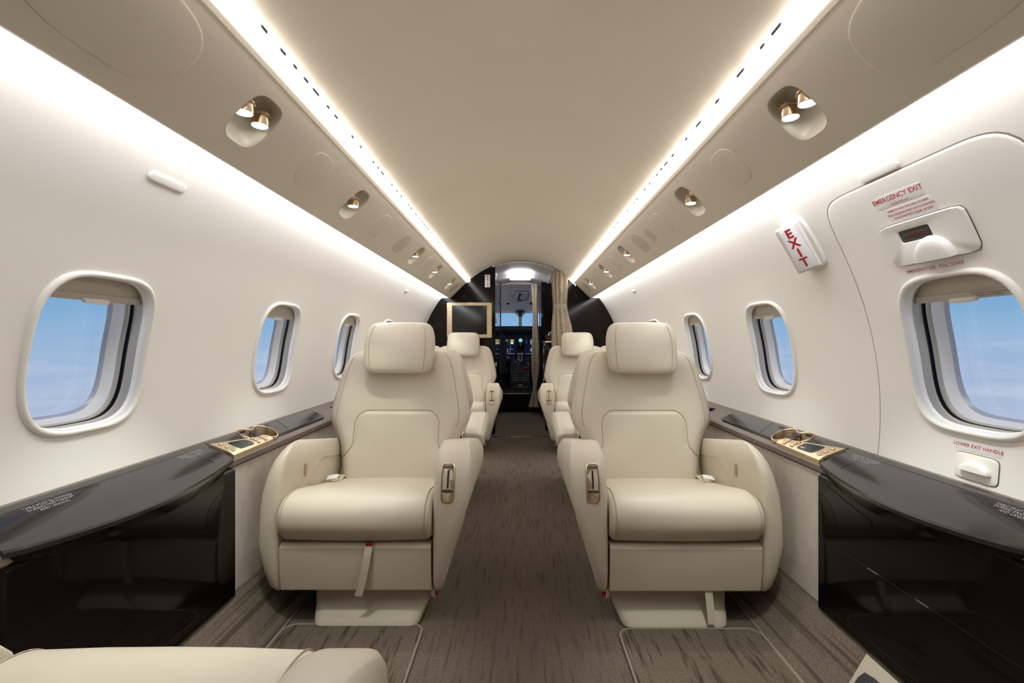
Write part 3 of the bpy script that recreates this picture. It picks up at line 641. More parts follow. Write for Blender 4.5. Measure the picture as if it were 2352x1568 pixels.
# folding table cabinets
for sd, y0, y1 in ((-1, 0.835, 1.505), (1, 0.845, 1.440)):
    t = thing('table_cabinet', (sd*0.97, (y0+y1)/2, 0.16)); tag(t, 'glossy black folding table cabinet below the %s window' % SIDE[sd], 'cabinet')
    yb = y0 if sd == -1 else -0.35
    mk('front_panel', *loft([[Vector((sd*x, y, z)) for x, z in ((0.945, 0.158), (0.943, 0.165), (0.943, 0.575), (0.965, 0.590), (0.965, 0.150))] for y in (yb, y1)]), 'gloss_black', t, angle=30)
    def xin(y):
        f = max(0.0, min(1.0, (y-y0)/(y1-y0))); return 0.949-0.034*sin(pi*f)**0.8
    ys = lin(y0, y1, 25)
    def lz(x): return led_z(0.985)-0.62*(0.985-x)
    prof = lambda y: [(1.052, led_z(1.052)+0.001), (1.050, led_z(1.05)+0.0075), (1.035, led_z(1.035)+0.0085), (1.01, led_z(1.01)+0.009), (0.985, led_z(0.985)+0.009), (0.5*(0.985+xin(y)), 0.5*(led_z(0.985)+lz(xin(y)))+0.0095),
                      (xin(y)+0.006, lz(xin(y)+0.006)+0.0095), (xin(y)+0.0025, lz(xin(y)+0.0025)+0.0095), (xin(y), lz(xin(y))+0.006), (xin(y)+0.001, lz(xin(y))-0.004), (0.985, lz(xin(y))-0.004), (1.03, 0.625)]
    mk('lid', *loft([[Vector((sd*x, y, z)) for x, z in prof(y)] for y in ys]), 'ledge_lid_black', t, angle=22)
    ap = lambda y: [(xin(y)+0.004, lz(xin(y))-0.003), (xin(y)+0.005, lz(xin(y))-0.012), (xin(y)+0.010, lz(xin(y))-0.022-0.012*sin(pi*(y-y0)/(y1-y0))), (0.958, 0.555), (0.965, 0.58)]
    mk('apron', *loft([[Vector((sd*x, y, z)) for x, z in ap(y)] for y in ys]), 'gloss_black', t, angle=38)
    # lid outline seam and printed notice
    ly = 1.405 if sd == -1 else 1.345
    mk('lid_seam', *tube([lid_pt(sd, 1.030, y, 0.0086) for y in lin(y0+0.06, y1-0.10, 20)]+[lid_pt(sd, 1.030-0.085*k/8, y1-0.10+0.022*sin(k/8*pi/2), 0.0090 if k < 7 else 0.0085) for k in range(1, 8)], 0.0009, 5), 'gasket_black', t)
    for off in (0.0, -0.42):
        for row, b in enumerate(('TABLE MUST BE STOWED', 'DURING TAXI TAKEOFF', 'AND LANDING')):
            V, F = text_vf(b, 0.0090)
            vv = []
            for v in V:
                x = 1.014-(0.0080*(row-1)-v.y)
                vv.append(Vector((sd*x, ly+off-sd*v.x*1.0, led_z(x)+0.0100)))
            mk('lettering', vv, F, 'print_white', t, smooth=False)
    if sd == 1:
        mk('fold_seam', *bx(0.9424, 0.9436, yb, y1, 0.3845, 0.3865), 'gasket_black', t, smooth=False)
        for a, b in ((1.20, 1.235), (1.05, 1.085)):
            mk('hinge', *bx(0.9415, 0.9432, a, b, 0.3840, 0.3870, 0.0005), 'chrome', t)
        mk('pull_recess', *loft([[Vector((x, y, z)) for y, z in ((1.40, 0.558), (1.22, 0.516), (1.22, 0.506), (1.39, 0.53))] for x in (0.9415, 0.9440)]), 'gloss_black', t, smooth=False)

# emergency floor marker at the right cove
fm = thing('floor_marker', (0.89, 0.98, 0.05)); tag(fm, 'beige floor-level exit marker box with red arrow on white plate at the right cove', 'sign')
def cove_pt(s, y, h):
    x = sinterp([(0, 0.842), (0.35, 0.872), (1, 0.946)], s); z = sinterp([(0, 0.004), (0.35, 0.03), (1, 0.148)], s)
    return Vector((x-0.78*h, y, z+0.62*h))
mk('marker_box', *loft([[cove_pt(s, y, h) for s, y in [(0.0, 0.62), (0.0, 1.235)]+[(q, 1.235) for q in (0.25, 0.5, 0.75)]+[(1.0, 1.235), (1.0, 0.62)]+[(q, 0.62) for q in (0.75, 0.5, 0.25)]] for h in (0.0, 0.008)], True, False, False), 'seat_plastic', fm, angle=30)
mk('marker_top', *grid(lambda s, y: cove_pt(s, y, 0.008), lin(0, 1, 7), lin(0.62, 1.235, 6)), 'seat_plastic', fm)
def fp(a, b, h): return cove_pt(0.48+a*0.5, 1.105+b, 0.009+h)
mk('marker_frame', *loft([[fp(p[0]*0.74, p[1]*0.115, h) for p in sup(32, 8)] for h in (0.0, 0.002)], True, False, True), 'cockpit_grey', fm, angle=30)
mk('marker_plate', *loft([[fp(p[0]*0.60, p[1]*0.098, h) for p in sup(32, 6)] for h in (0.002, 0.0035)], True, False, True), 'sign_white', fm, angle=30)
ar = [(-0.25, 0.055), (0.22, 0.062), (0.10, 0.035), (0.02, 0.040), (-0.10, -0.03), (-0.25, -0.03), (-0.10, 0.038)]
mk('arrow', [fp(a, b, 0.0040) for a, b in ar], [list(range(len(ar)))], 'sign_red', fm, smooth=False)

# ------------------------------------------------------------------ floor mats
for sd, lab in ((-1, 'left'), (1, 'right')):
    m = thing('floor_mat', (sd*0.58, 1.1, 0)); tag(m, 'streaked taupe carpet mat with bound edge in front of the %s seat' % lab, 'mat')
    x0, x1, ya, yb = 0.335, 0.822, 0.25, 1.575 if sd == 1 else 1.60
    cx, cy, hx, hy = (x0+x1)/2, (ya+yb)/2, (x1-x0)/2, (yb-ya)/2
    def rr(a, z, rad=0.04):
        pts = []
        for qx, qy, a0 in ((1, 1, 0), (-1, 1, pi/2), (-1, -1, pi), (1, -1, 1.5*pi)):
            for k in range(7):
                t = a0+pi/2*k/6; pts.append(Vector((sd*(cx+qx*(hx-a-rad)+rad*cos(t)), cy+qy*(hy-a-rad)+rad*sin(t), z)))
        return pts
    mk('mat_pile', *loft([rr(0.004, 0.001), rr(0.004, 0.008), rr(0.007, 0.009)], True, False, True), 'mat_carpet', m, angle=30)
    mk('mat_edge', *tube(rr(0.003, 0.007), 0.0042, 6, True), 'mat_binding', m)

# ------------------------------------------------------------------ seats
YF = [(0.30, 0.462), (0.37, 0.480), (0.646, 0.552), (0.90, 0.615), (1.10, 0.66)]
BW = [(0.30, 0.235), (0.45, 0.262), (0.54, 0.285), (0.59, 0.315), (0.635, 0.333), (0.70, 0.328), (0.80, 0.306), (0.88, 0.285), (0.925, 0.262), (0.948, 0.230), (0.957, 0.195)]
def back_front(x, z):
    w = sinterp(BW, z); u = min(1.0, abs(x)/w)
    y = interp(YF, z)
    dish = 0.030*max(0.0, 1-(u/0.80)**4)*min(1.0, max(0.0, (0.90-z)/0.12))
    top = max(0.0, z-0.915); y += top*top*16
    return y+dish-0.018+0.075*u**7
def back_ring(z, N=30):
    w = sinterp(BW, z); fr = []; tb = 0.125*min(1.0, 0.35+max(0.0, (0.960-z))/0.06)
    for k in range(N+1):
        u = -1+2*k/N; u = math.copysign(abs(u)**0.85, u) if u else 0
        x = u*w; fr.append(Vector((x, back_front(x, z), z)))
    bk = []
    for k in range(1, N):
        u = 1-2*k/N; x = u*w; e = (1-abs(u)**5)**(1/2.2)
        bk.append(Vector((x, back_front(math.copysign(w, x), z)+(tb-0.03)*e+0.004, z)))
    return fr+bk
def piping(path, r=0.0022): return tube(path, r, 6)
def arm_ring(z, yf, yr, xi, xo, r, n=6):
    pts = []
    r = min(r, (xo-xi)*0.49, (yr-yf)*0.49)
    for cx, cy, a0 in ((xo-r, yr-r, 0), (xi+r, yr-r, pi/2), (xi+r, yf+r, pi), (xo-r, yf+r, 1.5*pi)):
        for k in range(n+1):
            t = a0+pi/2*k/n; pts.append(Vector((cx+r*cos(t), cy+r*sin(t), z)))
    return pts
ARMF = [(0.118, 0.050), (0.124, 0.030), (0.145, 0.016), (0.20, 0.004), (0.30, -0.006), (0.40, -0.002), (0.47, 0.008), (0.53, 0.026), (0.57, 0.052), (0.597, 0.090), (0.612, 0.130), (0.618, 0.170)]
def smooth01(a, b, x):
    t = max(0.0, min(1.0, (x-a)/(b-a))); return t*t*(3-2*t)
def make_seat(name, ax, low):
    """seat-local: faces -y, aisle side is +x when ax = 1; low: aisle and wall arms lowered"""
    M = {}   # (part, child) list of meshes: name, verts, faces, mat, sub
    parts = []
    def add(nm, vf, mat, subs=(), angle=40):
        parts.append((nm, mesh_of(nm, [Vector((v[0]*ax, v[1], v[2])) for v in vf[0]], vf[1], mat, True, angle),
                      [(sn, mesh_of(sn, [Vector((v[0]*ax, v[1], v[2])) for v in sv[0]], sv[1], sm, True, sa)) for sn, sv, sm, sa in subs]))
    # pedestal
    rings = []
    for z, y0, y1, xa, xb in ((0.0, 0.020, 0.50, -0.150, 0.215), (0.008, 0.014, 0.51, -0.154, 0.219), (0.022, 0.022, 0.50, -0.158, 0.224), (0.05, 0.060, 0.47, -0.168, 0.240), (0.09, 0.090, 0.46, -0.182, 0.262), (0.14, 0.105, 0.46, -0.20, 0.275)):
        rings.append(arm_ring(z, y0, y1, xa, xb, 0.035))
    kn = cyl((0.255, 0.10, 0.085), 0.020, 0.014, 20, (1, -0.3, 0), bev=0.002); kb = cyl((0.268, 0.096, 0.085), 0.014, 0.007, 20, (1, -0.3, 0), bev=0.002)
    add('pedestal', loft(rings), 'seat_plastic')
    add('release_knob', kn, 'white_plastic', [('knob_button', kb, 'knob_red', 40)])
    add('seat_pan', bx(-0.255, 0.255, 0.065, 0.55, 0.135, 0.315, 0.01), 'dark_void')
    # front panel
    fp_ = loft([[Vector((x, y, z)) for y, z in ((0.014, 0.288), (0.009, 0.282), (0.012, 0.20), (0.022, 0.132), (0.028, 0.126), (0.065, 0.126), (0.065, 0.294), (0.024, 0.294))] for x in (-0.2635, -0.2605, 0.2605, 0.2635)])
    add('front_panel', fp_, 'cream_leather', angle=35)
    # cushion
    cpf = spline([(0, 0.035, 0.303), (0, 0.004, 0.322), (0, -0.020, 0.365), (0, -0.012, 0.415), (0, 0.025, 0.449), (0, 0.085, 0.460), (0, 0.15, 0.450), (0, 0.26, 0.424), (0, 0.40, 0.396), (0, 0.50, 0.378), (0, 0.535, 0.355), (0, 0.53, 0.318), (0, 0.49, 0.306), (0, 0.30, 0.303), (0, 0.12, 0.300)], 4, True)
    cen = Vector((0, 0.26, 0.375))
    nrm = []
    for i, p in enumerate(cpf):
        d = cpf[(i+1) % len(cpf)]-cpf[i-1]; q = Vector((0, d.z, -d.y)).normalized(); q = q if q.dot(p-cen) > 0 else -q; nrm.append(q)
    # keep the outline direction consistent
    sgn = 1
    def cring(x, ins): return [Vector((x, p.y-n.y*ins, p.z-n.z*ins)) for p, n in zip(cpf, nrm)]
    secs = [(-0.2670, 0.034), (-0.2665, 0.022), (-0.263, 0.012), (-0.255, 0.0045), (-0.243, 0.0008), (-0.22, 0.0), (-0.12, -0.003), (0, -0.004), (0.12, -0.003), (0.22, 0.0), (0.243, 0.0008), (0.255, 0.0045), (0.263, 0.012), (0.2665, 0.022), (0.2670, 0.034)]
    seamp = lambda x: [Vector((x, p.y+n.y*0.0002, p.z+n.z*0.0002)) for p, n in list(zip(cpf, nrm))[2:32]]
    add('seat_cushion', loft([cring(x, i) for x, i in secs]), 'cream_leather', [('seam', piping(seamp(0.246), 0.0013), 'cream_leather_seam', 60), ('seam', piping(seamp(-0.246), 0.0013), 'cream_leather_seam', 60)], angle=60)
    # back
    zs = [0.30, 0.34, 0.38, 0.42, 0.46, 0.50, 0.53, 0.56, 0.585, 0.61, 0.635, 0.66, 0.69, 0.73, 0.77, 0.81, 0.85, 0.88, 0.905, 0.925, 0.938, 0.948, 0.954, 0.957]
    seam_b = []
    for s in (-1, 1):
        seam_b.append(('seam', piping([Vector((s*0.86*sinterp(BW, z), back_front(s*0.86*sinterp(BW, z), z)-0.0005, z)) for z in lin(0.60, 0.945, 24)], 0.0014), 'cream_leather_seam', 60))
    add('backrest', loft([back_ring(z) for z in zs]), 'cream_leather', seam_b, angle=60)
    # lumbar insert
    ZT, RD = 0.678, 0.062
    def hw_(z):
        w = 0.196+0.060*smooth01(-0.535, -0.44, -z)
        if z > ZT-RD: w = w-RD+sqrt(max(0.0, RD*RD-(z-(ZT-RD))**2))
        return w
    zi = [0.335]+lin(0.36, ZT-RD, 14)+[ZT-RD+RD*sin(a*pi/2) for a in lin(0.1, 1.0, 12)]
    def ins_pt(u, z):
        w = hw_(z); x = u*w; f = (1-abs(u)**7)*(1-smooth01(ZT-0.02, ZT, z)**2)
        xr = u*w
        return Vector((xr, back_front(xr, z)-0.0155*f+0.0035*(1-f), z))
    bord = [ins_pt(-1, z) for z in zi]+[ins_pt(u, ZT) for u in lin(-0.9, 0.9, 10)]+[ins_pt(1, z) for z in zi[::-1]]
    bord = [Vector((p.x, back_front(p.x, p.z)-0.0004, p.z)) for p in bord]
    add('lumbar_panel', grid(ins_pt, [math.copysign(abs(u)**0.7, u) if u else 0 for u in lin(-1, 1, 29)], zi), 'cream_leather', [('piping', piping(bord, 0.0020), 'cream_leather_seam', 60)], angle=60)
    # headrest
    HW = [(0.852, 0.118), (0.858, 0.140), (0.872, 0.152), (0.91, 0.160), (0.97, 0.164), (1.02, 0.162), (1.055, 0.154), (1.078, 0.140), (1.088, 0.122), (1.092, 0.095)]
    HD = [(0.852, 0.028), (0.858, 0.040), (0.872, 0.050), (0.91, 0.058), (0.97, 0.060), (1.02, 0.056), (1.055, 0.047), (1.078, 0.035), (1.088, 0.024), (1.092, 0.012)]
    hz = [0.852, 0.855, 0.86, 0.868, 0.88, 0.90, 0.93, 0.96, 0.99, 1.02, 1.045, 1.065, 1.078, 1.086, 1.090, 1.092]
    hdr = -0.115 if low else 0.0
    hring = [[Vector((p[0], interp(YF, z)-0.028+p[1]+(0.018 if low else 0), z+hdr)) for p in sup(48, 4.2, sinterp(HW, z), sinterp(HD, z))] for z in hz]
    hs_ = []
    for s in (-1, 1):
        pth = []
        for z in lin(0.866, 1.075, 18):
            w, d = sinterp(HW, z), sinterp(HD, z); x = s*w*0.80; yy = d*(1-0.80**4.2)**(1/4.2)
            pth.append(Vector((x, interp(YF, z)-0.028-yy-0.0002+(0.018 if low else 0), z+hdr)))
        hs_.append(('seam', piping(pth, 0.0013), 'cream_leather_seam', 60))
    add('headrest', loft(hring), 'cream_leather', hs_, angle=60)
    # armrests
    k = 0.78 if low else 1.0
    def azl(z): return 0.118+(z-0.118)*k if low else z
    rings = []
    for z, yf in ARMF:
        xo = 0.305+0.094*smooth01(0.12, 0.50, z); e = max(0, z-0.56); xo -= e*e*7; xi = 0.2685+e*e*3
        bt = 0.012*max(0, (0.135-z)/0.017)
        rings.append(arm_ring(azl(z), yf, 0.640-0.3*max(0, z-0.60), xi+bt*0.4, xo-bt, 0.034))
    rings.append(arm_ring(azl(0.620), 0.21, 0.628, 0.2685+0.022, 0.305+0.094-0.045, 0.03))
    def slope(R_):
        return [[Vector((p.x, p.y, p.z-0.085*smooth01(0.16, 0.56, p.y)*smooth01(0.36, 0.60, p.z))) for p in q] for q in R_]
    def afront(z): return sinterp(ARMF, z)
    cap = [Vector((x, afront(0.545)-0.0005-0.02*((x-0.332)/0.05)**2*(-1), azl(0.545)-0.012*(1-((x-0.332)/0.05)**2))) for x in lin(0.285, 0.385, 12)]
    add('armrest', loft(slope(rings)), 'cream_leather', [], angle=50)
    WO = [(0.118, 0.296), (0.16, 0.312), (0.28, 0.336), (0.40, 0.335), (0.50, 0.326), (0.62, 0.300)]
    rings = []
    kw = 0.80 if low else 1.0
    def azw(z): return 0.118+(z-0.118)*kw
    for z, yf in ARMF:
        e = max(0, z-0.56); bt = 0.010*max(0, (0.135-z)/0.017)
        rings.append(arm_ring(azw(z), yf, 0.640-0.3*max(0, z-0.60), -sinterp(WO, z)+(0.026 if low else 0)+bt+e*e*3, -0.2685-e*e*3+ (-0.0), 0.024))
    rings.append(arm_ring(azw(0.620), 0.21, 0.628, -0.287, -0.280, 0.02))
    pocket = spline([(-0.2680, 0.60, azw(0.470)), (-0.2680, 0.50, azw(0.484)), (-0.2680, 0.42, azw(0.4985)), (-0.2680, 0.355, azw(0.505)), (-0.2680, 0.285, azw(0.478)), (-0.2680, 0.239, azw(0.4426)), (-0.2680, 0.217, azw(0.408)), (-0.2680, 0.21, azw(0.37))], 5)
    add('armrest', loft(slope(rings)), 'cream_leather', [('seam', piping(pocket, 0.0018), 'cream_leather_seam', 60)], angle=50)
    # gold control plate on the front of the aisle arm
    def fpt(x, z, h):
        dz = 0.002; s = (afront(z+dz)-afront(z-dz))/(2*dz); n = Vector((0, -1, s)).normalized()
        return Vector((x, afront(z), azl(z)))+n*h
    xc, zc = 0.322, (0.36 if low else 0.505)
    def plate(hx, hz_, e, prof, x0=0.0, z0=0.0):
        return loft([[fpt(xc+x0+p[0], zc+z0+p[1], h) for p in sup(40, e, hx-a, hz_-a)] for a, h in prof], True, False, True)
    fr = loft([[fpt(xc+p[0], zc+p[1], h) for p in sup(40, 6, 0.0235-a, 0.062-a)] for a, h in ((0, 0.0), (0, 0.003), (0.0015, 0.0042), (0.003, 0.0038), (0.0035, 0.001))], True, False, False)
    add('control_plate', fr, 'brushed_gold', [('backing', plate(0.021, 0.0595, 6, ((0, 0.0004), (0.001, 0.0010))), 'satin_gold', 40), ('slot', plate(0.0028, 0.030, 8, ((0, 0.0008), (0, 0.0016)), 0, 0.012), 'gasket_black', 30),
        ('slot_shadow', plate(0.0185, 0.0045, 8, ((0, 0.0008), (0, 0.0014)), 0, -0.0255), 'seam_shadow', 30), ('slot_shadow', plate(0.0185, 0.004, 8, ((0, 0.0008), (0, 0.0014)), 0, 0.0505), 'seam_shadow', 30),
        ('slider', plate(0.0185, 0.0022, 8, ((0, 0.001), (0, 0.0045), (0.0005, 0.005)), 0, -0.0190), 'brushed_gold', 30)], angle=30)
    # small gold latch on the inner face of the wall arm
    def lp(a, b, h): return Vector((-0.2680+h, 0.212+a*0.010, azw(0.497)+b*0.026))
    add('arm_latch', loft([[lp(p[0], p[1], h) for p in sup(24, 3)] for h in (0, 0.003)], True, False, True), 'brushed_gold', [('latch_slot', loft([[lp(p[0]*0.4, p[1]*0.6, h) for p in sup(20, 4)] for h in (0.003, 0.0036)], True, False, True), 'satin_gold', 30)], angle=30)
    # belt buckle and strap end
    rot = Euler((radians(22), radians(-12), radians(-8)))
    add('belt_buckle', box((-0.228, 0.375, 0.418), (0.048, 0.030, 0.012), 0.004, 2, rot), 'white_plastic',
        [('buckle_frame', tube([Vector((-0.228, 0.368, 0.408))+rot.to_matrix() @ Vector((a, b, 0)) for a, b in ((-0.028, -0.020), (0.028, -0.020), (0.030, 0.018), (-0.030, 0.018))], 0.0022, 6, True), 'brushed_gold', 60),
         ('buckle_tongue', box((-0.240, 0.350, 0.405), (0.02, 0.03, 0.004), 0.001, 1, rot), 'brushed_gold', 40), ('belt_webbing', bx(-0.262, -0.215, 0.385, 0.50, 0.388, 0.396, 0.002), 'cream_leather', 40)])
    return parts
def strap_mesh(pts, w):
    rings = []
    for p in pts:
        x, y, z = p; rings.append([Vector((x-w/2, y, z)), Vector((x+w/2, y, z)), Vector((x+w/2, y+0.003, z)), Vector((x-w/2, y+0.003, z))])
    return loft(rings)
SEATM = {(ax, low): make_seat('s', ax, low) for ax in (1, -1) for low in (False, True)}
def place_seat(ax, low, loc, rz, label):
    r = thing('cabin_seat', loc, rz); tag(r, label, 'seat', 'cream leather cabin seats')
    for nm, me, subs in SEATM[(ax, low)]:
        o = link(nm, me, r)
        for sn, sm in subs: link(sn, sm, o)
    return r
sL = place_seat(1, False, (-0.575, 1.572, 0), 0, 'big cream leather seat left of the aisle with a strap down its front panel')
sR = place_seat(-1, False, (0.575, 1.565, 0), 0, 'big cream leather seat right of the aisle with a red knob on its pedestal')
place_seat(1, False, (-0.575, 4.00, 0), 0, 'far cream leather seat in front of the gold-framed screen')
place_seat(-1, False, (0.575, 4.00, 0), 0, 'far cream leather seat in front of the tied curtain')
place_seat(-1, True, (-0.618, 3.36, 0), pi, 'cream leather seat facing forward behind the big left seat, mostly hidden')
place_seat(1, True, (0.618, 3.36, 0), pi, 'cream leather seat facing forward behind the big right seat, mostly hidden')
place_seat(-1, True, (-0.630, 0.838, 0), pi, 'cream leather seat at the bottom left corner, only cushion and arm in view')
place_seat(1, True, (0.625, 0.748, 0), pi, 'cream leather seat at the bottom edge right of the aisle, barely in view')
link('strap', mesh_of('strap', *strap_mesh([(0.052, 0.004, 0.300), (0.048, -0.004, 0.27), (0.040, -0.003, 0.22), (0.026, 0.000, 0.16), (0.014, 0.003, 0.118)], 0.026), 'cream_leather'), sL)
link('strap_tag', mesh_of('strap_tag', *bx(0.040, 0.064, 0.001, 0.012, 0.292, 0.302, 0.001), 'knob_red'), sL)
link('strap', mesh_of('strap', *strap_mesh([(0.085, 0.030, 0.135), (0.085, 0.022, 0.10), (0.086, 0.012, 0.06), (0.087, 0.004, 0.024)], 0.026), 'cream_leather'), sR)

# ------------------------------------------------------------------ forward bulkhead
BY = 4.90
def env(x):   # height of the cabin outline at lateral position x
    ax = abs(x)
    if ax <= 0.577: return ceil_pt(ax, 0)[2]
    if ax <= 0.757: return PA.y+(ax-PA.x)/PD.x*PD.y
    if ax <= 0.85: return 1.4616+(ax-0.757)*0.09
    return ZC+sqrt(max(0, RW*RW-ax*ax))
def env_low(x): return 0.0 if abs(x) < 0.83 else max(0, (abs(x)-0.83)*1.3)
def bulk(x0, x1, y0, y1, n=24):
    xs = lin(x0, x1, n); ring = [(x, env_low(x)) for x in xs]+[(x, env(x)-0.0) for x in xs[::-1]]
    return loft([[Vector((x, y, z)) for x, z in ring] for y in (y0, y1)])
tag(mk('wall_front_left', *bulk(-1.075, -0.27, BY, BY+0.03), 'bulkhead_black', smooth=False), 'glossy black forward bulkhead panel left of the doorway', kind='structure')
tag(mk('wall_front_right', *bulk(0.50, 1.075, BY, BY+0.03), 'bulkhead_black', smooth=False), 'glossy black forward bulkhead panel right of the curtain', kind='structure')
trim(tube([Vector(ceil_pt(x, BY-0.004, -0.004)) for x in lin(-0.28, 0.50, 30)], 0.006, 6), 'chrome', 'thin metal edge arch at the front end of the ceiling')
trim(bx(-0.30, 0.36, 4.755, 4.785, 0.0, 0.006, 0.002), 'chrome', 'bright metal threshold strip across the aisle floor')
tag(mk('wall_back', *bulk(-1.08, 1.08, Y0-0.03, Y0, 40), 'suede_panel', smooth=False), 'plain aft cabin wall behind the camera', kind='structure')
# screen with gold frame
tv = thing('wall_screen', (-0.5465, BY, 1.037)); tag(tv, 'black wall screen in a wide gold frame on the left bulkhead', 'screen')
def frame_ring(x0, x1, z0, z1, y, r=0.012):
    pts = []
    for cx, cz, a0 in ((x1-r, z1-r, 0), (x0+r, z1-r, pi/2), (x0+r, z0+r, pi), (x1-r, z0+r, 1.5*pi)):
        for k in range(5):
            t = a0+pi/2*k/4; pts.append(Vector((cx+r*cos(t), y, cz+r*sin(t))))
    return pts
mk('screen_frame', *loft([frame_ring(-0.788, -0.305, 1.037, 1.417, BY), frame_ring(-0.788, -0.305, 1.037, 1.417, BY-0.018), frame_ring(-0.784, -0.309, 1.041, 1.413, BY-0.022), frame_ring(-0.733, -0.357, 1.074, 1.386, BY-0.022, 0.003), frame_ring(-0.730, -0.360, 1.077, 1.383, BY-0.012, 0.003)], True, False, False), 'tv_gold', tv, angle=30)
mk('display_glass', *bx(-0.735, -0.355, BY-0.014, BY-0.002, 1.072, 1.388), 'screen_black', tv, smooth=False)
# flat EXIT sign
ex = thing('exit_sign', (-0.352, BY, 1.58)); tag(ex, 'narrow white EXIT sign with red letters on the black left bulkhead', 'sign')
mk('sign_box', *bx(-0.380, -0.324, BY-0.018, BY, 1.582, 1.718, 0.003), 'sign_white', ex)
for j, ch in enumerate('EXIT'):
    V, F = text_vf(ch, 0.036, bold=0.0008); mk('letter', [Vector((-0.352+v.x, BY-0.0186, 1.699-0.0325*j+v.y)) for v in V], F, 'sign_red', ex, smooth=False)
trim(loft([[Vector((x, y, z)) for x, z in [(q, ceil_pt(q, 0)[2]-0.016) for q in lin(-0.30, 0.60, 24)]+[(q, ceil_pt(q, 0)[2]+0.05) for q in lin(0.60, -0.30, 24)]] for y in (BY-0.002, BY+0.02)]), 'vestibule_liner', 'narrow pale arch closing the front end of the cabin ceiling', smooth=False)
# small metal knob added for a light dot on the right panel
tag(solid('dot_knob', *cyl((0.685, BY, 1.655), 0.012, 0.016, 16, (0, -1, 0), bev=0.003), 'chrome'), 'tiny round metal knob for a light dot on the black right bulkhead', 'hook')

# ------------------------------------------------------------------ vestibule
VY0, VY1 = BY, 6.40
tag(mk('ceiling_vestibule', *grid(lambda x, y: (x, y, ceil_pt(x, 0)[2]-0.010-0.018*(y-VY0)/(VY1-VY0)), lin(-0.33, 0.37, 20), lin(VY0-0.004, VY1+0.05, 8)), 'vestibule_liner'), 'pale grey curved ceiling of the entry vestibule', kind='structure')
tag(mk('wall_vestibule_left', *bx(-0.33, -0.27, BY+0.03, VY1, 0.0, 1.86), 'gloss_brown', smooth=False), 'dark glossy wood closet wall left of the vestibule', kind='structure')
trim(bx(-0.272, -0.262, 6.20, 6.26, 0.0, 1.82), 'gloss_brown', 'dark wood door jamb at the left of the cockpit passage')
for a, z in ((0.0, 1.20), (0.0, 0.72), (0.0, 0.50), (0.0, 1.72)):
    tag(solid('door_catch', *bx(-0.271, -0.262, 5.05, 5.09, z, z+(0.13 if z == 1.20 else 0.045), 0.002), 'chrome'), {1.20: 'tall bright metal door catch on the left closet wall', 0.72: 'small metal door catch at seat height on the closet wall', 0.50: 'lowest small metal door catch on the closet wall', 1.72: 'topmost small metal door catch on the closet wall'}[z], 'catch')
trim(bx(0.36, 1.06, BY+0.03, VY1+0.03, 1.80, 1.83), 'bulkhead_black', 'dark upper cover above the galley', smooth=False)
tag(mk('wall_vestibule_right', *bx(1.0, 1.06, BY+0.03, VY1, 0.0, 1.80), 'bulkhead_black', smooth=False), 'dark outer wall behind the galley', kind='structure')
vl = thing('ceiling_light', (0.0, 5.75, 1.83)); tag(vl, 'bright white two-strip ceiling light of the vestibule', 'light')
for a, b in ((5.42, 5.70), (5.75, 5.98)):
    mk('light_lens', *bx(-0.135, 0.135, a, b, 1.818-0.022*(a-BY)/1.5, 1.850, 0.008), 'vestibule_lens', vl)
for k in range(4):
    y = 5.02+0.14*k
    tag(solid('ceiling_stud', *cyl((0.365-0.006*k, y, ceil_pt(0.36, 0)[2]-0.012-0.018*(y-VY0)/1.5), 0.008, 0.010, 12, (0, 0, -1), bev=0.002), 'chrome'), '%s of the tiny metal studs in a row on the vestibule ceiling' % ORD[k], 'stud', 'studs on the vestibule ceiling')
# galley
GX = 0.285
g = thing('galley_cabinet', (0.63, 5.55, 0)); tag(g, 'low glossy black galley cabinet with stacked drawers', 'cabinet')
mk('lower_body', *bx(GX, 0.98, 5.10, 5.97, 0.0, 0.984), 'gloss_black', g, smooth=False)
for k in range(5):
    z0 = 0.10+0.172*k
    d = mk('drawer', *bx(GX-0.006, GX+0.01, 5.16, 5.90, z0, z0+0.164, 0.003), 'gloss_black', g)
    mk('drawer_latch', *bx(GX-0.018, GX-0.004, 5.30, 5.36, z0+0.06, z0+0.125, 0.006), 'brushed_gold', d)
    d = mk('drawer', *bx(GX+0.02, 0.48, 5.094, 5.104, z0, z0+0.164, 0.003), 'gloss_black', g)
    mk('drawer_latch', *bx(GX+0.045, GX+0.062, 5.083, 5.096, z0+0.06, z0+0.125, 0.006), 'brushed_gold', d)
mk('corner_strip', *bx(GX-0.004, GX+0.004, 5.096, 5.104, 0.02, 0.984), 'gloss_brown', g, smooth=False)
tag(solid('galley_counter', *bx(GX-0.008, 0.98, 5.08, 5.97, 0.985, 1.005, 0.004), 'chrome'), 'pale metal galley counter on the drawer cabinet', 'counter')
tag(solid('galley_tower', *bx(GX-0.01, 0.98, 5.98, 6.36, 0.0, 1.78), 'gloss_black', smooth=False), 'tall glossy black galley tower beside the cockpit curtain', 'cabinet')
gl = thing('galley_locker', (0.68, 5.55, 1.36)); tag(gl, 'glossy black overhead galley locker above the counter niche', 'cabinet')
mk('locker_body', *bx(0.375, 0.98, 5.10, 5.97, 1.36, 1.79), 'gloss_black', gl, smooth=False)
mk('niche_back', *bx(0.90, 0.98, 5.10, 5.97, 1.006, 1.36), 'gloss_brown', gl, smooth=False)
mk('tap', *bx(0.375, 0.46, 5.2, 5.3, 1.350, 1.360, 0.002), 'chrome', gl)
mk('lock', *cyl((0.372, 5.14, 1.66), 0.012, 0.02, 12, (-1, 0, 0), bev=0.002), 'chrome', gl)
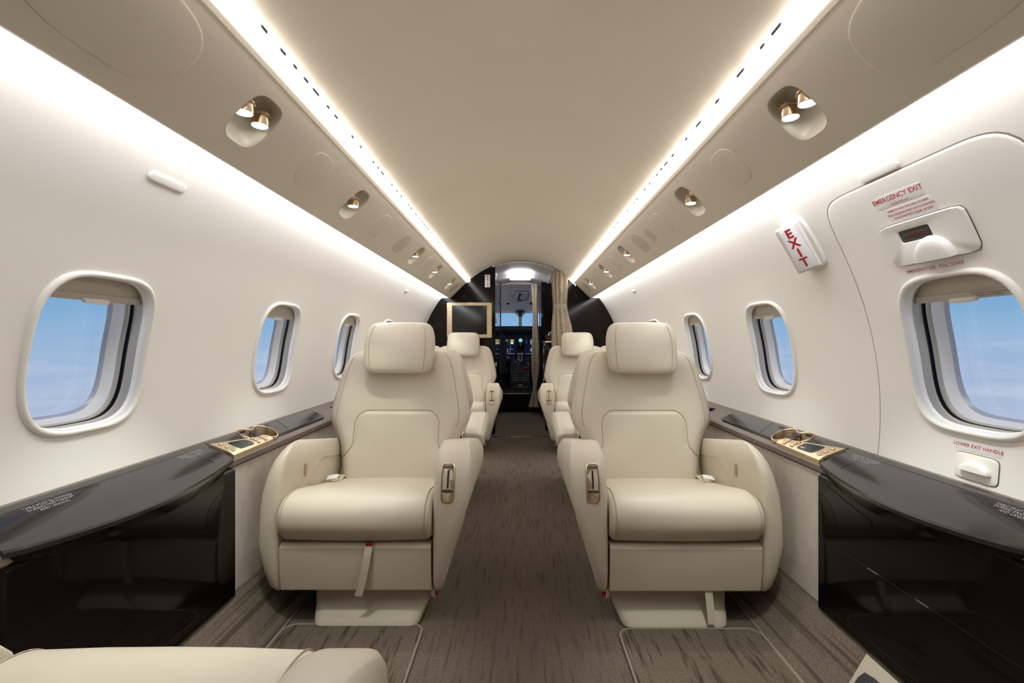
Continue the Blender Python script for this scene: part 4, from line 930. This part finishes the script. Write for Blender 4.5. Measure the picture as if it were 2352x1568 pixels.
# basket of snacks on the counter
bk = thing('wicker_basket', (0.36, 5.30, 1.006)); tag(bk, 'brown wicker basket on the galley counter', 'basket')
mk('basket_body', *loft([[Vector((0.365+p[0], 5.30+p[1], z)) for p in sup(28, 5, a, b)] for a, b, z in ((0.052, 0.09, 1.006), (0.060, 0.10, 1.03), (0.072, 0.115, 1.065), (0.068, 0.111, 1.067), (0.055, 0.095, 1.03))], True, True, True), 'basket_wicker', bk)
mk('basket_rim', *tube([Vector((0.365+p[0], 5.30+p[1], 1.066)) for p in sup(28, 5, 0.071, 0.114)], 0.005, 6, True), 'basket_wicker', bk)
for nm, c, s, mt, lab, rt in (('snack_bag', (0.400, 5.36, 1.100), (0.060, 0.05, 0.05), 'snack_yellow', 'yellow snack bag sticking out of the basket', (0.3, -0.4, 0.2)), ('snack_bag', (0.365, 5.28, 1.080), (0.075, 0.06, 0.05), 'snack_teal', 'dark teal snack bag in the basket', (0.2, 0.5, 0.6)), ('snack_bag', (0.335, 5.215, 1.070), (0.04, 0.04, 0.03), 'snack_silver', 'small silver snack packet at the basket edge', (0.6, 0.3, 0.1))):
    V, F = box((0, 0, 0), s, 0.016, 3, Euler(rt)); tag(solid(nm, [Vector(c)+v for v in V], F, mt), lab, 'snack')
# curtains
def curtain(name, label, cx, cy, tabw, tabd, z0, z1, folds, tie, off=None, n=96):
    r = thing(name, (cx, cy, z0)); tag(r, label, 'curtain')
    rings = []
    for z in lin(z0, z1, 44):
        w, d = sinterp(tabw, z), sinterp(tabd, z); o = sinterp(off, z) if off else 0
        ring = []
        for k in range(n):
            t = 2*pi*k/n; f = 1+0.28*sin(folds*t+1.3*sin(3*t)+z*0.6)*min(1, w/0.05)
            ring.append(Vector((cx+o+w*cos(t)*f, cy+d*sin(t)*f, z)))
        rings.append(ring)
    mk('drape', *loft(rings), 'curtain_weave', r, angle=80)
    w, d = sinterp(tabw, tie)*1.16, sinterp(tabd, tie)*1.22; o = sinterp(off, tie) if off else 0
    mk('tie_band', *loft([[Vector((cx+o+w*a*cos(2*pi*k/32), cy+d*a*sin(2*pi*k/32), z)) for k in range(32)] for a, z in ((0.97, tie-0.03), (1.03, tie-0.02), (1.03, tie+0.02), (0.97, tie+0.03))], True, False, False), 'curtain_weave', r)
curtain('curtain', 'patterned beige curtain tied back at the right of the doorway', 0.425, 4.862, [(0.25, 0.11), (0.9, 0.098), (1.15, 0.088), (1.36, 0.062), (1.50, 0.066), (1.76, 0.076)], [(0.25, 0.05), (1.15, 0.045), (1.36, 0.035), (1.76, 0.04)], 0.25, 1.745, 9, 1.37, [(0.25, 0.03), (1.0, 0.025), (1.36, -0.002), (1.76, -0.005)])
curtain('curtain', 'narrow patterned curtain hanging at the cockpit entrance', 0.200, 6.20, [(0.11, 0.060), (0.20, 0.048), (0.37, 0.026), (0.60, 0.046), (0.90, 0.046), (1.30, 0.030), (1.55, 0.034), (1.77, 0.044)], [(0.11, 0.04), (0.37, 0.022), (0.8, 0.035), (1.3, 0.025), (1.77, 0.03)], 0.11, 1.775, 6, 0.37, [(0.11, -0.02), (0.37, 0.0), (1.77, 0.0)])

# ------------------------------------------------------------------ cockpit
CY = 6.42
trim(bx(-0.9, 0.9, CY, CY+0.03, 0.0, 0.262), 'gloss_black', 'black step riser below the cockpit floor')
trim(bx(-0.30, 0.30, CY-0.004, CY+0.02, 0.258, 0.268, 0.002), 'chrome', 'thin metal nosing on the cockpit step')
tag(mk('floor_cockpit', *bx(-0.9, 0.9, CY+0.02, 8.2, 0.24, 0.262), 'cockpit_dark', smooth=False), 'dark raised cockpit floor', kind='structure')
tag(mk('wall_cockpit_left', *bx(-0.92, -0.27, CY-0.02, CY+0.02, 0.0, 1.86), 'gloss_brown', smooth=False), 'dark partition left of the cockpit entrance', kind='structure')
tag(mk('wall_cockpit_right', *bx(0.27, 0.92, CY-0.02, CY+0.02, 0.0, 1.86), 'gloss_brown', smooth=False), 'dark partition right of the cockpit entrance', kind='structure')
def liner(u, y):
    f = (y-CY)/(8.05-CY); zc = 1.815-0.30*f**1.3; return (u*0.85, y, zc-0.10*u*u)
tag(mk('ceiling_cockpit', *grid(liner, lin(-1, 1, 17), lin(CY, 8.05, 14)), 'cockpit_liner'), 'pale lilac overhead liner of the cockpit', kind='structure')
tag(mk('wall_cockpit_sides', *join(bx(-0.92, -0.86, CY, 8.2, 0.24, 1.02), bx(0.86, 0.92, CY, 8.2, 0.24, 1.02)), 'cockpit_dark', smooth=False), 'dark lower side linings of the cockpit', kind='structure')
trim(loft([[Vector((x, y, z)) for x, z in [(q, 1.800-0.10*(q/0.85)**2) for q in lin(-0.92, 0.92, 24)]+[(0.92, 1.95), (-0.92, 1.95)]] for y in (CY-0.022, CY+0.02)]), 'vestibule_liner', 'pale header above the cockpit entrance', smooth=False)
tag(mk('wall_cockpit_front', *bx(-0.92, 0.92, 8.11, 8.16, 0.2, 1.25), 'cockpit_dark', smooth=False), 'dark lower front wall of the cockpit', kind='structure')
# overhead hatch outline and handle, eyeball vents
oh = bpy.data.objects['ceiling_cockpit']
lz_ = lambda x, y: liner(x/0.85, y)[2]
mk('hatch_seam', *tube([Vector((x, y, lz_(x, y)-0.002)) for x, y in [(-0.09, 6.85), (0.13, 6.85), (0.135, 7.1), (0.10, 7.35), (0.0, 7.42), (-0.06, 7.42)]], 0.004, 5), 'cockpit_grey', oh)
mk('hatch_handle', *tube(spline([(0.0, 6.98, lz_(0, 6.98)-0.015), (-0.025, 7.08, lz_(0, 7.08)-0.045), (-0.02, 7.22, lz_(0, 7.22)-0.045), (0.01, 7.32, lz_(0, 7.32)-0.015)], 5), 0.018, 8), 'cockpit_dark', oh)
for x in (-0.19, 0.185):
    v = thing('cockpit_vent', (x, 7.45, 1.55)); tag(v, ('left' if x < 0 else 'right')+' dark eyeball vent on the cockpit liner', 'vent')
    mk('vent_ring', *cyl((x, 7.45, lz_(x, 7.45)+0.005), 0.045, 0.02, 20, (0, 0, -1), bev=0.004), 'cockpit_liner', v)
    mk('vent_ball', *cyl((x-0.01, 7.43, lz_(x, 7.45)-0.012), 0.024, 0.03, 16, (-0.3, -0.5, -1), bev=0.008), 'cockpit_dark', v)
tag(solid('compass', *join(box((0.0, 7.93, 1.475), (0.06, 0.06, 0.07), 0.018, 3), box((0.0, 7.95, 1.53), (0.15, 0.05, 0.05), 0.012, 2)), 'cockpit_grey'), 'small grey compass below the top of the windscreen post', 'compass')
# windscreen
wf = thing('window_11', (0, 8.05, 1.25)); tag(wf, 'two-part cockpit windscreen with pale centre post', kind='structure')
mk('centre_post', *loft([[Vector((x*w, y, z)) for x, y in ((-1, 8.03), (1, 8.03), (0.8, 8.10), (-0.8, 8.10))] for w, z in ((0.030, 1.24), (0.028, 1.40), (0.045, 1.46), (0.12, 1.525))]), 'vestibule_liner', wf)
mk('head_frame', *bx(-0.85, 0.85, 8.03, 8.11, 1.505, 1.56, 0.01), 'cockpit_liner', wf)
for s in (-1, 1):
    mk('side_post', *bx(s*0.56, s*0.62, 8.03, 8.10, 1.24, 1.54, 0.01), 'vestibule_liner', wf)
    mk('pane', *bx(s*0.02, s*0.6, 8.085, 8.09, 1.24, 1.53), 'window_glass', wf, smooth=False)
    tag(mk('wall_cockpit_upper_%s' % SIDE[s], *bx(s*0.86, s*0.62, 8.05, 8.10, 1.2, 1.56), 'cockpit_liner', smooth=False), 'pale lining outside the %s windscreen pane' % SIDE[s], kind='structure')
# glareshield and instrument panel
ip = thing('instrument_panel', (0, 7.9, 0.262)); tag(ip, 'dark cockpit instrument panel with glowing displays', 'panel')
mk('glareshield', *bx(-0.82, 0.82, 7.72, 8.10, 1.165, 1.262, 0.02), 'cockpit_dark', ip)
mk('panel_face', *bx(-0.82, 0.82, 7.92, 8.10, 0.45, 1.17), 'cockpit_dark', ip, smooth=False)
for k in range(9):
    x = -0.20+0.05*k
    kb = mk('mode_button', *bx(x-0.013, x+0.013, 7.714, 7.722, 1.200, 1.236, 0.002), 'cockpit_grey', ip)
    mk('button_legend', *bx(x-0.004, x+0.004, 7.712, 7.7145, 1.21, 1.227), 'print_white', kb, smooth=False)
def disp(x0, x1, z0, z1, bits):
    d = mk('display', *bx(x0, x1, 7.905, 7.921, z0, z1, 0.004), 'screen_navy', ip)
    for a, b, w, h, mt in bits:
        mk('readout', *bx(x0+a*(x1-x0), x0+(a+w)*(x1-x0), 7.9035, 7.9055, z0+b*(z1-z0), z0+(b+h)*(z1-z0)), mt, d, smooth=False)
rb = random.Random(3)
B1 = [(0.12, 0.36, 0.02, 0.22, 'read_green'), (0.62, 0.36, 0.02, 0.22, 'read_green'), (0.05, 0.36, 0.80, 0.015, 'read_green'), (0.15, 0.18, 0.02, 0.16, 'read_magenta'), (0.62, 0.18, 0.02, 0.16, 'read_magenta'), (0.15, 0.18, 0.5, 0.015, 'read_magenta'), (0.40, 0.18, 0.02, 0.2, 'read_white'), (0.62, 0.86, 0.26, 0.10, 'read_amber'), (0.64, 0.68, 0.22, 0.14, 'read_white')]
B1 += [(0.06+0.13*k, 0.07, 0.06, 0.03, 'read_white') for k in range(7)]
B1 += [(rb.uniform(0.05, 0.55), rb.uniform(0.62, 0.95), 0.05, 0.03, rb.choice(['read_green', 'read_white', 'read_green'])) for k in range(14)]
B2 = [(0.05, 0.72, 0.08, 0.22, 'read_blue'), (0.40, 0.60, 0.5, 0.08, 'read_blue')]+[(0.40, 0.70+0.055*k, 0.5, 0.025, 'read_white') for k in range(5)]
B2 += [(0.45, 0.20, 0.03, 0.25, 'read_white'), (0.60, 0.20, 0.03, 0.18, 'read_white'), (0.45, 0.43, 0.30, 0.03, 'read_white'), (0.35, 0.28, 0.12, 0.03, 'read_white'), (0.62, 0.36, 0.2, 0.03, 'read_white'), (0.75, 0.20, 0.03, 0.2, 'read_white')]
B2 += [(0.06+0.13*k, 0.07, 0.06, 0.03, 'read_cyan') for k in range(7)]
disp(-0.315, -0.085, 0.765, 1.045, B1)
disp(0.085, 0.315, 0.765, 1.045, B2)
disp(-0.60, -0.34, 0.765, 1.045, B2[:7]); disp(0.34, 0.60, 0.765, 1.045, B1[:9])
mk('standby_gauge', *cyl((0.005, 7.92, 1.02), 0.034, 0.012, 20, (0, -1, 0), bev=0.002), 'read_cyan', ip)
mk('standby_bezel', *bx(-0.045, 0.055, 7.908, 7.922, 0.86, 0.96, 0.004), 'screen_black', ip)
mk('landing_lever', *join(bx(-0.05, -0.025, 7.90, 7.922, 0.775, 0.80, 0.004), bx(0.01, 0.025, 7.90, 7.922, 0.77, 0.805, 0.004)), 'white_plastic', ip)
# pedestal
pd = thing('centre_pedestal', (0, 7.4, 0.262)); tag(pd, 'dark grey centre pedestal with levers between the pilot seats', 'pedestal')
mk('pedestal_body', *bx(-0.155, 0.155, 7.10, 7.75, 0.262, 0.52, 0.006), 'cockpit_grey', pd)
mk('pedestal_top', *loft([[Vector((x, y, z)) for y, z in ((7.10, 0.515), (7.12, 0.53), (7.50, 0.66), (7.89, 0.74), (7.89, 0.45), (7.10, 0.45))] for x in (-0.155, 0.155)]), 'cockpit_grey', pd, smooth=False)
for k, (x, w, z) in enumerate(((-0.115, 0.085, 0.475), (0.06, 0.085, 0.475), (-0.115, 0.085, 0.435), (0.03, 0.10, 0.435), (-0.115, 0.085, 0.395), (0.03, 0.10, 0.395), (-0.115, 0.235, 0.285))):
    mk('vent_line', *bx(x, x+w, 7.095, 7.102, z, z+0.005), 'seat_plastic', pd, smooth=False)
mk('ashtray', *bx(-0.05, 0.05, 7.092, 7.102, 0.31, 0.375, 0.003), 'cockpit_dark', pd)
mk('ashtray_lip', *bx(-0.033, 0.037, 7.086, 7.096, 0.315, 0.327, 0.002), 'white_plastic', pd)
for k in range(26):
    y = rb.uniform(7.16, 7.6); x = rb.uniform(-0.14, 0.14); z = 0.53+(y-7.12)*0.34
    mk('pedestal_knob', *cyl((x, y, z), 0.010, 0.022, 8, (0, -0.3, 1)), rb.choice(['cockpit_dark', 'cockpit_dark', 'seat_plastic', 'cockpit_grey']), pd)
mk('red_lever', *bx(0.045, 0.135, 7.18, 7.23, 0.56, 0.60, 0.008), 'knob_red', pd)
mk('throttle', *join(bx(-0.055, 0.055, 7.58, 7.63, 0.775, 0.808, 0.008), bx(-0.035, -0.015, 7.60, 7.62, 0.66, 0.78), bx(0.015, 0.035, 7.60, 7.62, 0.66, 0.78), bx(-0.012, 0.012, 7.55, 7.58, 0.66, 0.70, 0.004)), 'seat_plastic', pd)
for x in (-0.26, 0.26):
    t = tag(solid('keypad_unit', *join(bx(x-0.085, x+0.085, 7.72, 7.80, 0.66, 0.76, 0.008)), 'cockpit_grey'), ('left' if x < 0 else 'right')+' grey keypad unit with bright strip beside the throttles', 'keypad')
    mk('bright_strip', *bx(x-0.06, x+0.06, 7.712, 7.722, 0.715, 0.74, 0.002), 'sign_white', t)
# pilot seats
for s in (-1, 1):
    ps = thing('pilot_seat', (s*0.44, 7.05, 0.262)); tag(ps, 'dark pilot seat %s of the centre pedestal' % ('left' if s < 0 else 'right'), 'seat')
    bwid = [(0.50, 0.20), (0.75, 0.235), (0.95, 0.225), (1.10, 0.19), (1.16, 0.12)]
    mk('backrest', *loft([[Vector((s*0.44+p[0], 6.90+p[1], z)) for p in sup(36, 3.0, sinterp(bwid, z), 0.06)] for z in lin(0.50, 1.16, 18)]), 'sheepskin_dark', ps, angle=70)
    mk('cushion', *box((s*0.44, 7.15, 0.55), (0.44, 0.44, 0.12), 0.05, 3), 'sheepskin_dark', ps)
    mk('seat_frame', *bx(s*0.44-0.18, s*0.44+0.18, 6.95, 7.3, 0.262, 0.50, 0.01), 'cockpit_dark', ps)
